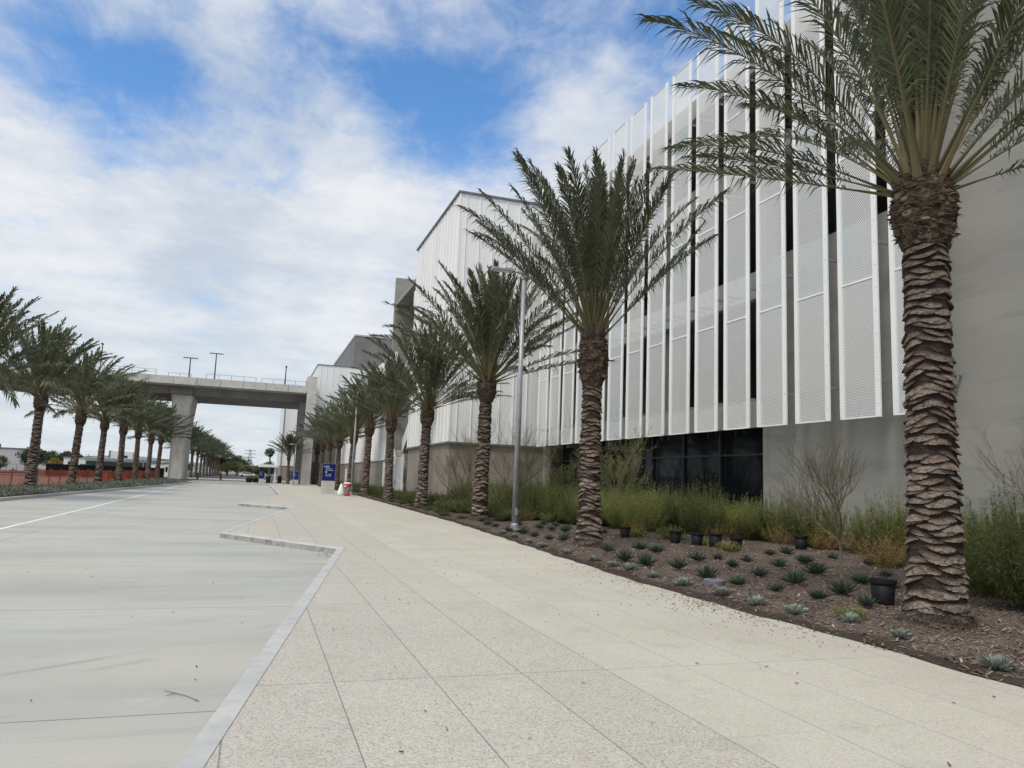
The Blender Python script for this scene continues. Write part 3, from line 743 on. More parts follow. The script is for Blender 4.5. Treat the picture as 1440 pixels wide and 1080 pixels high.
def feather_mesh(name, mat, seed, nst, H, W, nleaf, ll, lw, spire=True):
    """A soft shrub of many upright wands set with small needle leaves."""
    r = random.Random(seed); b = MB(); ti = []
    for i in range(nst):
        a = r.uniform(0, 2 * PI); rad = math.sqrt(r.random()); tr = r.random() * .4
        base = Vector((math.cos(a) * rad * W * .3, math.sin(a) * rad * W * .3, 0))
        top = Vector((math.cos(a) * rad * W + r.gauss(0, .05), math.sin(a) * rad * W + r.gauss(0, .05), H * (1 - .38 * rad ** 2) * r.uniform(.62, 1.12)))
        bend = Vector((r.gauss(0, .06), r.gauss(0, .06), 0))
        d0 = (top - base).normalized(); s = Vector((-d0.y, d0.x, 0.001)).normalized()
        # wand
        m0 = base.lerp(top, .5) + bend + Vector((math.cos(a), math.sin(a), 0)) * rad * W * .18
        w = .004
        b.add([tuple(base - s * w), tuple(base + s * w), tuple(m0 + s * w), tuple(m0 - s * w), tuple(top)], [(0, 1, 2, 3), (3, 2, 4)]); ti += [tr] * 5
        for j in range(nleaf):
            t = .12 + .88 * (j + r.random()) / nleaf
            p = base.lerp(m0, t * 2) if t < .5 else m0.lerp(top, t * 2 - 1)
            az = r.uniform(0, 2 * PI); e = r.uniform(-.5, .95); l = ll * r.uniform(.6, 1.3) * (1.25 - .6 * t)
            d = Vector((math.cos(az) * math.cos(e), math.sin(az) * math.cos(e), math.sin(e)))
            sv = Vector((-math.sin(az), math.cos(az), r.uniform(-.5, .5))) * lw * .5
            q = p + d * l
            b.add([tuple(p - sv), tuple(p + sv), tuple(q + sv * .3), tuple(q - sv * .3)], [(0, 1, 2, 3)]); ti += [min(1, tr + r.random() * .6 * t)] * 4
    b.attr['tint'] = ti
    return b.mesh(name, [mat])
FS = [feather_mesh('feathery_shrub', M['feather'], 1, 150, 1.35, .9, 64, .10, .012), feather_mesh('feathery_shrub', M['feather'], 2, 130, 1.15, .95, 64, .10, .012),
      feather_mesh('feathery_shrub', M['feather_dark'], 3, 140, 1.4, .85, 64, .095, .012)]
FO = [feather_mesh('dry_shrub', M['feather_orange'], 4, 60, .55, .5, 26, .07, .011), feather_mesh('yellow_shrub', M['yellow_green'], 5, 70, .42, .42, 24, .06, .022)]
FG = [feather_mesh('low_shrub', M['feather_dark'], 6, 90, .55, .55, 30, .06, .02)]
def front(y):   # bushes stand beyond this line
    return interp([(0, 10.4), (8.8, 10.7), (10.5, 13.2), (13.4, 15.4), (20, 15.6), (21.5, 14.2), (23, 12.7), (26, 11.6), (44, 11.4)], y)
sp = []
y = 3.4
while y < 44.5:
    x = front(y) + R.uniform(0, .3)
    while x < 16.75:
        sp.append((x + R.uniform(-.2, .2), y + R.uniform(-.35, .35))); x += R.uniform(1.05, 1.35)
    y += R.uniform(.95, 1.2)
for (x, y) in sp:
    x = min(x, 16.6)
    if y > 44.3 and x > 10.8: continue
    i = R.choice((0, 0, 1, 2, 2))
    o = link('feathery_shrub', FS[i], None, (x, y, bed_z(x, y) - .02)); k = R.uniform(.8, 1.15); o.scale = (k, k, k * R.uniform(1.0, 1.32)); o.rotation_euler.z = R.uniform(0, 6)
    tag(o, 'soft green feathery shrub in the thicket along the building foot', 'shrub', 'feathery shrubs along the building')
for (x, y, s) in [(14.6, 14.5, 1.3), (14.9, 17.0, 1.2), (14.7, 18.6, 1.1), (13.7, 20.2, 1.0), (10.4, 7.2, 1.1), (12.9, 12.9, 1.2), (13.6, 13.6, 1.), (10.25, 6.3, .9), (14.9, 15.8, 1.2), (11.9, 22.3, .9), (10.2, 28, .9), (14.3, 13.6, 1.3)]:
    o = link('dry_shrub', FO[0], None, (x, y, bed_z(x, y) - .02)); o.scale = (s, s, s); o.rotation_euler.z = R.uniform(0, 6)
    tag(o, 'low orange-brown dried shrub at the front of the green thicket', 'shrub', 'dry orange shrubs in the bed')
for (x, y, s) in [(12.0, 20.2, 1.1), (11.4, 21.3, .9), (9.8, 28.7, 1.1), (9.6, 30.2, 1.2), (10.9, 27.3, 1.1), (9.4, 32, 1.1), (7.15, 7.75, .5), (12.1, 18.6, .7), (11.3, 16.3, .7)]:
    o = link('yellow_shrub', FO[1], None, (x, y, bed_z(x, y) - .02)); o.scale = (s, s, s); o.rotation_euler.z = R.uniform(0, 6)
    tag(o, 'low yellow-green leafy plant between the agaves and the thicket', 'plant', 'yellow-green low plants in the bed')
y = 28.5
while y < 101:
    for x0 in (9.3, 10.2):
        x = x0 + R.uniform(-.3, .3)
        if x0 > 10 and y > 68: pass
        o = link('low_shrub', FG[0], None, (x, y + R.uniform(-.4, .4), bed_z(x, y) - .02)); k = R.uniform(.9, 1.5); o.scale = (k, k, k * R.uniform(.9, 1.2)); o.rotation_euler.z = R.uniform(0, 6)
        tag(o, 'low dark green shrub at the foot of the white buildings', 'shrub', 'low dark shrubs by the white buildings')
    y += 1.55
for i in range(16):
    y = 29 + i * 2.3; x = interp(BED, y) + R.uniform(.45, .75)
    o = link('low_shrub', FG[0], None, (x, y, bed_z(x, y) - .02)); k = R.uniform(.45, .7); o.scale = (k, k, k * .8); o.rotation_euler.z = R.uniform(0, 6)
    tag(o, 'tiny dark green shrub near the pavement edge among the farther palms', 'shrub', 'tiny shrubs along the bed edge')

def twiggy(name, mat, seed, H, spread, nmain, fork_h, rad, depth=4, leaf=None):
    r = random.Random(seed); b = MB(); tips = []
    def grow(p, d, L, rd, lev):
        n = 4; pts = [p]; q = p.copy(); dd = d.copy()
        for k in range(n):
            dd = (dd + Vector((r.gauss(0, .09), r.gauss(0, .09), .05 + r.gauss(0, .05)))).normalized(); q = q + dd * (L / n); pts.append(q.copy())
        b.tube(pts, [rd * (1 - .45 * k / n) for k in range(n + 1)], 5 if lev < 2 else 3, cap=False)
        tips.append((pts[2], q, lev))
        if lev >= depth: return
        for _ in range(r.choice((2, 3, 3)) if lev else nmain):
            k = r.choice((2, 3, 4)) if lev else 4
            nd = (dd + Vector((r.gauss(0, .38), r.gauss(0, .38), r.gauss(.12, .16))) * (1 if lev else spread)).normalized()
            grow(pts[k], nd, L * r.uniform(.62, .95) if lev else (H - fork_h) * r.uniform(.34, .46), rd * .60, lev + 1)
    grow(Vector((0, 0, -.05)), Vector((.02, 0, 1)), fork_h, rad, 0)
    lm = None
    if leaf:
        lm = MB(); ti = []
        for p, q, lev in tips:
            if lev < 2: continue
            for _ in range(9):
                c = p.lerp(q, r.random()) + Vector((r.gauss(0, .04), r.gauss(0, .04), r.gauss(0, .04)))
                u = Vector((r.gauss(0, 1), r.gauss(0, 1), r.gauss(0, 1))).normalized() * .028; v = u.cross(Vector((r.gauss(0, 1), r.gauss(0, 1), r.gauss(0, 1)))).normalized() * .011
                lm.add([tuple(c - u), tuple(c + v), tuple(c + u), tuple(c - v)], [(0, 1, 2, 3)]); ti += [r.random()] * 4
        lm.attr['tint'] = ti
    return b.mesh(name, [mat]), lm
def verde(x, y, label, seed, H, spread, nmain, fork, rad, mat, leaf=None):
    me, lm = twiggy('branches', M[mat], seed, H, spread, nmain, fork, rad, 5 if leaf else 6, leaf)
    t = thing('palo_verde_shrub', label, 'shrub', (x, y, bed_z(x, y)), 0, 'thin branched palo verde shrubs')
    link('branches', me, t)
    if lm: obj('leaves', lm, M[leaf], t)
verde(10.08, 11.07, 'bare palo verde shrub with a forked greenish trunk, left of the nearest palm', 21, 2.35, 1.9, 6, .72, .040, 'twig_green')
verde(11.0, 40.5, 'bare brown multi-stemmed shrub in front of the white building corner', 22, 3.3, 1.9, 6, .35, .055, 'twig')
verde(11.0, 33.0, 'tall greenish wispy shrub behind the near lamp post', 23, 3.6, 1.5, 7, .3, .05, 'twig_green')
verde(13.2, 26.5, 'airy green leafy shrub rising before the dark glass, right of the second palm', 24, 3.0, 2.0, 7, .35, .04, 'twig_green', 'yellow_green')
verde(13.6, 31.5, 'airy green leafy shrub before the dark glass, left of the second palm', 25, 2.7, 2.0, 6, .3, .04, 'twig_green', 'feather')
verde(13.5, 9.6, 'bare spreading shrub largely hidden behind the nearest palm trunk', 26, 2.3, 1.9, 5, .4, .035, 'twig')

# pots, valve lid
def pot(x, y, label, s=1., rz=0, tilt=0):
    t = thing('nursery_pot', label, 'plant pot', (x, y, bed_z(x, y)), rz, 'empty black nursery pots in the bed'); s *= 1.2; t.scale = (s, s, s); t.rotation_euler = (tilt, 0, rz)
    b = MB(); b.lathe([(.115, 0), (.12, .01), (.145, .27), (.135, .27), (.112, .02), (.0, .02)], 24); obj('pot_wall', b, M['black_plastic'], t, True)
    b = MB(); b.lathe([(.147, .255), (.160, .262), (.160, .30), (.148, .303), (.142, .29), (.142, .258)], 24); obj('rim', b, M['black_plastic'], t)
pot(8.89, 8.95, 'single black nursery pot standing near the closest palm trunk', 1.0)
pot(11.41, 18.94, 'black nursery pot, leftmost of the group of four in the middle of the bed', .95)
pot(11.43, 17.89, 'black nursery pot, second from left of the group of four, with pale sticks across it', .95, 1, .06)
pot(11.57, 17.23, 'black nursery pot, third from left of the group of four', 1.0, 2)
pot(11.75, 16.6, 'black nursery pot leaning at the right end of the group of four', .95, 3, -.12)
pot(14.22, 17.13, 'black nursery pot standing alone at the edge of the thicket', 1.0, 2.5)
pot(10.45, 20.18, 'black nursery pot standing just right of the second palm trunk', .9, 2.5, .05)
b = MB(); b.lathe([(.17, -.02), (.17, .075), (.155, .085), (.0, .088)], 28); b.box(-.05, .05, -.012, .012, .088, .096)
o = obj('valve_lid', b, M['lid_purple']); o.location = (7.16, 10.7, bed_z(7.16, 10.7)); tag(o, 'round purple irrigation valve lid set in the mulch', 'valve lid')

# ground cover on the left verge
b = MB(); ti = []; r = random.Random(8)
for _ in range(26000):
    y = 36 + 84 * r.random() ** 1.4; x1 = interp(MED, y) - .3; x0 = -14.6 if y < 60 else -13.7
    x = r.uniform(x0, x1); hgt = (.08 + .22 * (.5 + .5 * math.sin(x * 3.1 + y * 1.7) * math.sin(y * 2.3 - x))) * r.random()
    a = r.uniform(0, 6.28); L = r.uniform(.05, .11); w = L * .35; e = r.uniform(.1, 1.2)
    d = Vector((math.cos(a) * math.cos(e), math.sin(a) * math.cos(e), math.sin(e))) * L; s = Vector((-math.sin(a), math.cos(a), 0)) * w
    p = Vector((x, y, hgt)); b.add([tuple(p - d), tuple(p + s), tuple(p + d), tuple(p - s)], [(0, 1, 2, 3)]); ti += [r.random()] * 4
b.attr['tint'] = ti
tag(obj('ground_cover', b, M['groundcover']), 'low grey-green ground cover filling the left verge under the palms', 'ground cover', kind='stuff')

# ---------------------------------------------------------------- parking garage with perforated screens
gar = thing('parking_garage', 'concrete parking garage with tall white perforated screens and dark glass ground floor', 'building', (17.4, 30, 0))
def part(name, b, mats, parent, smooth=False, bevel=0):
    o = obj(name, b, mats, parent, smooth, bevel)
    o.matrix_parent_inverse = Matrix.Translation(-Vector(parent.location))
    return o
FX = 17.4
b = MB()
b.box(FX, 30, -12, 15.9, -.3, 21.5)                     # plain wall on the right
part('plain_wall', b, M['concrete'], gar)
b = MB(); b.box(FX + .03, FX + .5, 15.9, 22.95, -.3, 10.15)
part('shear_wall', b, M['concrete'], gar)
for k, (z0, z1) in enumerate(((3.95, 4.95), (8.85, 9.9), (13.75, 14.7), (18.1, 19.0))):
    b = MB(); b.box(FX + .06, FX + .36, 15.9 if k > 1 else 22.95, 45.3, z0, z1); part('spandrel', b, M['concrete_light'], gar)
    b = MB(); b.box(FX + .36, 34, 15.9, 45.3, z0 + .1, z0 + .45); part('floor_slab', b, M['concrete_dark'], gar)
for y in (23.6, 30.6, 37.6, 44.6):
    b = MB(); b.box(FX + .45, FX + 1.0, y - .3, y + .3, 3.9, 18.1); part('column', b, M['concrete'], gar)
    b = MB()
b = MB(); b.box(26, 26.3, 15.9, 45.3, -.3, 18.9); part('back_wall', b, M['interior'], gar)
b = MB(); b.box(FX + .1, FX + .4, 15.9, 45.3, 20.1, 20.2)
# ground floor glazing
b = MB(); b.box(FX + .32, FX + .36, 22.95, 45.3, .25, 3.94); gl = part('glazing', b, M['dark_glass'], gar)
b = MB()
for y in np.arange(23.2, 45.3, 2.75): b.box(FX + .22, FX + .34, y - .04, y + .04, 0, 3.94)
for z in (.25, 1.15, 2.95): b.box(FX + .25, FX + .34, 22.96, 45.29, z - .035, z + .035)
obj('mullion_grid', b, M['mullion'], gl)
b = MB(); b.box(FX + .0, FX + .6, 22.96, 45.3, -.3, .24); part('plinth', b, M['concrete'], gar)
b = MB(); b.box(16.78, 17.12, 43.1, 43.45, -.1, 3.8); part('post', b, M['concrete'], gar)
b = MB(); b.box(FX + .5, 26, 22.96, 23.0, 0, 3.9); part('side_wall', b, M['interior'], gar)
# screens, one every two metres
Z0, Z1 = 3.82, 20.15
ZJ = [3.82, 7.93, 11.98, 16.05, 20.15]
def screen_meshes():
    f = MB()
    f.box(-.02, .03, 0, .19, 0, Z1 - Z0)                  # near flange
    f.box(-.035, .05, 1.40, 1.55, 0, Z1 - Z0)             # far flange
    for z in ZJ:
        zz = z - Z0
        f.box(-.014, .05, .171, 1.399, max(0, zz - .03), min(Z1 - Z0, zz + .03))
    s = MB(); s.add([(.004, .171, .03), (.004, 1.399, .03), (.004, 1.399, Z1 - Z0 - .03), (.004, .171, Z1 - Z0 - .03), (.010, .171, .03), (.010, 1.399, .03), (.010, 1.399, Z1 - Z0 - .03), (.010, .171, Z1 - Z0 - .03)],
                    [(0, 3, 2, 1), (0, 1, 5, 4), (3, 7, 6, 2)])
    br = MB()
    for z in (1.0, 5.1, 9.2, 13.3):
        br.box(.10, .76, .04, .10, z, z + .09); br.box(.10, .76, 1.42, 1.48, z, z + .09)
    bo = MB()
    for z in np.arange(.35, Z1 - Z0, .68): bo.box(-.026, -.02, .07, .095, z, z + .025)
    return f.mesh('screen_frame', [M['white_metal']]), s.mesh('perforated_sheet', [M['perf']]), br.mesh('bracket', [M['steel']]), bo.mesh('bolt_row', [M['steel']])
fme, sme, bme, ome = screen_meshes()
for k in range(-1, 14):
    e = bpy.data.objects.new('screen_panel', sme); col.objects.link(e); e.parent = gar
    e.location = (16.6 - 17.4, 16.61 + 2.0 * k - 30, Z0)
    for nm, me in (('screen_frame', fme), ('bracket', bme), ('bolt_row', ome)): link(nm, me, e)

# ---------------------------------------------------------------- ribbed white building
def rib_building(name, label, loc):
    return thing(name, label, 'building', loc)
wb = rib_building('white_metal_building', 'tall ribbed white metal building with a brown block base, next to the perforated garage', (11.2, 45.5, 0))
b = MB()
b.box(11.2, 30, 45.5, 59.1, 3.92, 20.1)
me = b.mesh('cladding', [M['clad_x'], M['clad_y']])
for p in me.polygons: p.material_index = 1 if abs(p.normal.x) > .5 else 0
o = link('cladding', me, wb); o.matrix_parent_inverse = Matrix.Translation(-Vector(wb.location))
b = MB()
for x in np.arange(11.2 + .46, 17.6, .92): b.box(x - .022, x + .022, 45.44, 45.5, 3.93, 20.0)
for y in np.arange(45.5 + .46, 59.1, .92): b.box(11.14, 11.2, y - .022, y + .022, 3.93, 20.0)
part('standing_seam', b, M['white_metal'], wb)
b = MB(); b.box(11.08, 30.1, 45.38, 59.2, 20.1, 20.22); part('coping', b, M['coping'], wb)
b = MB(); b.box(11.12, 30, 45.42, 59.15, 3.80, 3.915); part('base_trim', b, M['coping'], wb)
b = MB(); b.box(11.3, 30, 45.6, 59.0, -.3, 3.80); part('block_base', b, M['cmu'], wb)
b = MB(); b.box(11.16, 11.26, 45.46, 45.56, 3.93, 20.09); part('corner_trim', b, M['white_metal'], wb)

# stair slot and tower wall
stt = thing('stair_tower', 'grey concrete stair tower with white zigzag stairs behind the ribbed white building', 'building', (14, 64, 0))
b = MB(); b.box(11.2, 20, 69.0, 69.6, -.3, 20.3); part('tower_wall', b, M['concrete'], stt)
b = MB(); b.box(14.6, 15, 59.3, 69.0, -.3, 19); part('back_wall', b, M['concrete_dark'], stt)
b = MB(); b.box(11.3, 14.6, 59.2, 69.0, 17.6, 18.0); part('roof_slab', b, M['concrete'], stt)
for k in range(4):
    z0 = .0 + k * 4.0; up = k % 2 == 0
    ya, yb = (60.6, 67.6) if up else (67.6, 60.6)
    x = 11.9 if up else 12.9
    b = MB(); nst = 20
    for i in range(nst):
        y = ya + (yb - ya) * i / nst; y2 = ya + (yb - ya) * (i + 1) / nst; z = z0 + 4.0 * (i + 1) / nst
        b.box(x - .5, x + .5, min(y, y2), max(y, y2), z - .36, z)
    fl = part('stair_flight', b, M['concrete_light'], stt)
    b = MB()
    b.extr([(ya, z0 - .35), (yb, z0 + 3.65), (yb, z0 + 5.0), (ya, z0 + 1.0)] if up else [(yb, z0 + 3.65), (ya, z0 - .35), (ya, z0 + 1.0), (yb, z0 + 5.0)], 'x', x - .56, x - .52)
    obj('side_panel', b, M['white_paint'], fl)
    b = MB(); yl = yb + (.7 if up else -.7); b.box(11.4, 13.4, min(yb, yl), max(yb, yl), z0 + 3.75, z0 + 4.0); b.box(11.36, 11.4, min(yb, yl), max(yb, yl), z0 + 3.7, z0 + 5.0)
    part('landing', b, M['white_paint'], stt)
# white gate in the slot
gt = thing('metal_gate', 'white metal bar gate between the two white buildings', 'gate', (11.0, 63, 0))
for y in (59.4, 62.4, 66.2, 68.7):
    b = MB(); b.box(10.93, 11.07, y - .07, y + .07, -.05, 3.4 if y < 63 else 2.9); part('gate_post', b, M['white_paint'], gt)
for y0, y1, h in ((59.47, 62.33, 3.2), (62.47, 66.13, 2.7), (66.27, 68.63, 2.7)):
    b = MB(); b.box(10.98, 11.02, y0, y1, .15, .22); b.box(10.98, 11.02, y0, y1, h - .08, h); b.box(10.98, 11.02, y0, y1, 1.2, 1.26)
    for y in np.arange(y0 + .1, y1, .13): b.box(10.985, 11.015, y - .015, y + .015, .22, h - .08)
    part('gate_leaf', b, M['white_paint'], gt)
b = MB(); b.box(10.92, 10.97, 62.2, 62.3, 1.0, 1.35); part('lock_box', b, M['dark_steel'], gt)

# second white building along the row
w2 = thing('white_metal_building', 'long lower ribbed white building with brown block base, behind the middle palms', 'building', (11.2, 70, 0))
me = MB().box(11.2, 30, 69.65, 117.5, 3.1, 13.0).mesh('cladding', [M['clad_x'], M['clad_y']])
for p in me.polygons: p.material_index = 1 if abs(p.normal.x) > .5 else 0
o = link('cladding', me, w2); o.matrix_parent_inverse = Matrix.Translation(-Vector(w2.location))
b = MB()
for y in np.arange(70.1, 117.5, .92): b.box(11.13, 11.2, y - .025, y + .025, 3.12, 12.9)
part('standing_seam', b, M['white_metal'], w2)
b = MB(); b.box(11.1, 30.1, 69.66, 117.5, 13.0, 13.12); part('coping', b, M['coping'], w2)
b = MB(); b.box(11.3, 30, 69.75, 117.4, -.3, 3.1); part('block_base', b, M['cmu'], w2)
for y in (84, 101):
    b = MB(); b.box(11.24, 11.298, y - .9, y + .9, -.1, 2.4); d_ = part('service_door', b, M['white_paint'], w2)

w3 = thing('white_metal_building', 'white box building where the bridge lands, grey parking storeys rising behind it', 'building', (7.9, 118, 0))
me = MB().box(7.85, 30, 118, 142, 3.3, 18.3).mesh('cladding', [M['clad_x'], M['clad_y']])
for p in me.polygons: p.material_index = 1 if abs(p.normal.x) > .5 else 0
o = link('cladding', me, w3); o.matrix_parent_inverse = Matrix.Translation(-Vector(w3.location))
b = MB()
for x in np.arange(8.3, 30, .92): b.box(x - .025, x + .025, 117.93, 118, 3.3, 18.2)
part('standing_seam', b, M['white_metal'], w3)
b = MB(); b.box(7.75, 30.1, 117.9, 142, 18.3, 18.42); part('coping', b, M['coping'], w3)
b = MB(); b.box(8.0, 30, 118.1, 142, -.3, 3.3); part('block_base', b, M['cmu'], w3)
b = MB(); b.box(16, 60, 143, 185, -.3, 28.0); part('upper_storey', b, M['concrete_dark'], w3)
b = MB(); b.box(15.9, 60, 142.9, 185, 28.0, 28.3); part('parapet', b, M['concrete_light'], w3)

w4 = thing('white_metal_building', 'distant white box building with brown base seen under the bridge', 'building', (5, 152, 0))
me = MB().box(4.5, 30, 152, 185, 2.9, 17).mesh('cladding', [M['clad_x'], M['clad_y']])
for p in me.polygons: p.material_index = 1 if abs(p.normal.x) > .5 else 0
o = link('cladding', me, w4); o.matrix_parent_inverse = Matrix.Translation(-Vector(w4.location))
b = MB(); b.box(4.6, 30, 152.1, 185, -.3, 2.9); part('block_base', b, M['cmu'], w4)
b = MB(); b.box(6.2, 7.5, 152.04, 152.098, -.2, 2.0); part('door', b, M['dark_steel'], w4)
b = MB(); b.tube([(4.42, 151.9, 0), (4.42, 151.9, 17)], .10, 8); part('downpipe', b, M['steel'], w4)

# ---------------------------------------------------------------- bridge
br = thing('concrete_bridge', 'concrete viaduct crossing over the street on a flared pier', 'bridge', (-10.7, 112, 0))
b = MB(); b.extr([(113.4, 12.95), (114.0, 11.95), (127.6, 11.95), (128.2, 12.95)], 'x', -90, 6.1); part('girder', b, M['concrete_dark'], br)
b = MB(); b.box(-90, 6.1, 112.0, 129.0, 12.95, 13.35); part('deck', b, M['concrete'], br)
b = MB(); b.box(-90, 6.1, 111.8, 112.15, 13.15, 14.2)
for x in np.arange(-88, 6, 3.05): b.box(x - .03, x + .03, 111.785, 111.799, 13.16, 14.19, 1)
part('parapet', b, [M['concrete_light'], M['concrete_dark']], br)
b = MB(); b.box(-90, 6.1, 128.85, 129.2, 13.15, 14.25); part('parapet', b, M['concrete_light'], br)
b = MB(); b.box(-44, -13, 128.4, 128.84, 13.36, 15.95); part('barrier_wall', b, M['concrete_light'], br)
b = MB(); b.box(-12.1, -9.3, 113.3, 128.3, 11.94, 12.94); part('pier_diaphragm', b, M['concrete_dark'], br)
# pier: flared top
b = MB()
lv = [(-.3, 1.0, 3.6), (6.5, 1.02, 3.7), (8.6, 1.10, 4.1), (10.6, 1.28, 4.7), (11.92, 1.36, 5.2)]
for z, hx, hy in lv:
    c = .25
    for x, y in ((-hx + c, -hy), (hx - c, -hy), (hx, -hy + c), (hx, hy - c), (hx - c, hy), (-hx + c, hy), (-hx, hy - c), (-hx, -hy + c)):
        b.v.append((-10.7 + x, 119.6 + y, z))
for i in range(len(lv) - 1):
    for k in range(8): b.f.append((i * 8 + k, i * 8 + (k + 1) % 8, i * 8 + 8 + (k + 1) % 8, i * 8 + 8 + k)); b.m.append(0)
part('pier', b, M['pier_concrete'], br)
b = MB(); b.box(6.15, 7.45, 111.6, 117.8, -.3, 15.6); part('abutment', b, M['concrete_light'], br)
b = MB(); b.box(5.3, 6.12, 113.6, 117.9, -.3, 11.94); part('abutment_wall', b, M['concrete_dark'], br)
b = MB()
def rail(x0, x1, y, z0, z1):
    for x in np.arange(x0, x1 + .01, (x1 - x0) / max(1, round((x1 - x0) / 1.6))): b.box(x - .035, x + .035, y - .03, y + .03, z0, z1)
    b.box(x0, x1, y - .025, y + .025, z1 - .05, z1); b.box(x0, x1, y - .02, y + .02, (z0 + z1) / 2 - .02, (z0 + z1) / 2 + .02)
rail(-23, -14, 112.0, 14.2, 15.0); rail(-12.5, -9.6, 112.6, 13.35, 14.75); rail(-7.6, -1.0, 112.6, 13.35, 14.95); rail(-.2, 6.0, 112.6, 13.35, 14.9)
part('railing', b, M['steel'], br)
def deck_lamp(x, y, h, label, two):
    t = thing('light_pole', label, 'light pole', (x, y, 13.36), 0, 'light poles on the bridge')
    b = MB(); b.tube([(0, 0, 0), (0, 0, h)], [.11, .07], 8); obj('pole', b, M['dark_steel'], t)
    b = MB(); b.box(-.2, .2, -.2, .2, 0, .25); obj('base', b, M['concrete'], t)
    for sx in ((-1, 1) if two else (1,)):
        b = MB()
        if two: b.box(min(0, sx * .95), max(0, sx * .95), -.14, .14, h, h + .1)
        else: b.box(-.12, .12, -.6, .2, h - .05, h + .12)
        obj('lamp_head', b, M['dark_steel'], t)
deck_lamp(-21.6, 116, 5.0, 'tall single-headed light pole on the left part of the bridge', False)
deck_lamp(-9.85, 112.4, 3.55, 'twin-headed light pole standing lower on the bridge above the pier', True)
deck_lamp(-6.75, 116, 5.0, 'taller twin-headed light pole right of the pier on the bridge', True)
deck_lamp(3.1, 116, 3.9, 'slim single light pole near the building end of the bridge', False)

# ---------------------------------------------------------------- lamp posts
def lamp(x, y, H, label, armlen=1.0, s=1.):
    t = thing('lamp_post', label, 'lamp post', (x, y, .02), 0, 'grey lamp posts along the pavement')
    b = MB(); b.tube([(0, 0, .02), (0, 0, H - .25)], [.105 * s, .065 * s], 14, cap=True)
    b.tube([(0, 0, H - .3), (0, 0, H - .1), (-.05, 0, H - .03), (-.2, 0, H), (-.42, 0, H + .0)], [.065 * s, .062 * s, .06 * s, .05 * s, .045 * s], 10); obj('pole', b, M['steel'], t, True)
    b = MB(); b.box(-.42 - armlen * .72, -.36, -.13, .13, H - .035, H + .055); b.box(-.5 - armlen * .2, -.4, -.08, .08, H + .055, H + .1); obj('lamp_head', b, M['steel'], t, False, .02)
    b = MB(); b.box(-.40 - armlen * .68, -.46, -.10, .10, H - .045, H - .036); obj('lens', b, M['white_paint'], t)
    b = MB(); b.lathe([(.30, -.1), (.30, .05), (.285, .06), (.0, .06)], 24); obj('footing', b, M['concrete_light'], t)
    b = MB(); b.box(-.16, .16, -.16, .16, .06, .085)
    for sx in (-1, 1):
        for sy in (-1, 1): b.lathe([(.02, .085), (.02, .12), (0, .125)], 8, sx * .12, sy * .12)
    b.lathe([(.125 * s, .085), (.125 * s, .2), (.106 * s, .24)], 14); obj('base_plate', b, M['steel'], t)
    b = MB(); b.box(-.05, .05, -.118 * s, -.09 * s, .5, .72); obj('hand_hole', b, M['steel'], t)
lamp(8.08, 23.3, 8.6, 'tall grey lamp post nearest the camera, between the second and third palms')
lamp(7.2, 60.2, 8.4, 'second grey lamp post, beside the red and white bin')
lamp(4.62, 100, 5.2, 'small distant grey lamp post near the bridge abutment and small blue sign', .6, .7)

# ---------------------------------------------------------------- signs
def text_part(parent, name, s, size, x, z, y, bold=False):
    cu = bpy.data.curves.new('lettering', 'FONT'); cu.body = s; cu.size = size; cu.extrude = .002
    if bold: cu.offset = size * .02
    tmp = bpy.data.objects.new('lettering_tmp', cu); col.objects.link(tmp)
    dg = bpy.context.evaluated_depsgraph_get(); me = bpy.data.meshes.new_from_object(tmp.evaluated_get(dg))
    bpy.data.objects.remove(tmp)
    me.materials.clear(); me.materials.append(M['white_paint'])
    o = link(name, me, parent); o.location = (x, y, z); o.rotation_euler = (PI / 2, 0, 0)
def sign(x, y, w, hb, ht, label, lines, rz=0):
    t = thing('wayfinding_sign', label, 'sign', (x, y, 0), rz, 'blue wayfinding signs')
    b = MB(); b.box(-w / 2, w / 2, -.12, .12, 0, hb); obj('pedestal', b, M['concrete_light'], t, False, .01)
    b = MB(); b.box(-w / 2 + .02, w / 2 - .02, -.11, .11, hb + .004, ht); p = obj('blue_panel', b, M['blue_sign'], t)
    b = MB(); b.box(-w / 2, -w / 2 + .018, -.118, .118, hb + .004, ht); b.box(w / 2 - .018, w / 2, -.118, .118, hb + .004, ht); b.box(-w / 2, w / 2, -.118, .118, ht + .002, ht + .03); obj('edge_frame', b, M['steel'], t)
    for kind, tx, tz, sz in lines:
        if kind == 'arrow':
            b = MB(); b.extr([(tx, tz + sz * .45), (tx + sz * .5, tz + sz), (tx + sz, tz + sz * .45), (tx + sz * .65, tz + sz * .45), (tx + sz * .65, tz), (tx + sz * .35, tz), (tx + sz * .35, tz + sz * .45)][::-1], 'y', -.118, -.112); obj('arrow', b, M['white_paint'], p)
        elif kind == 'icon':
            b = MB(); b.box(tx, tx + sz, -.118, -.112, tz, tz + sz); ic = obj('pictogram', b, M['white_paint'], p)
            b = MB(); b.box(tx + sz * .2, tx + sz * .8, -.122, -.119, tz + sz * .35, tz + sz * .75); b.box(tx + sz * .25, tx + sz * .4, -.122, -.119, tz + sz * .15, tz + sz * .28); b.box(tx + sz * .6, tx + sz * .75, -.122, -.119, tz + sz * .15, tz + sz * .28); obj('pictogram_mark', b, M['blue_sign'], p)
        else: text_part(p, 'lettering', kind, sz, tx, tz, -.113)
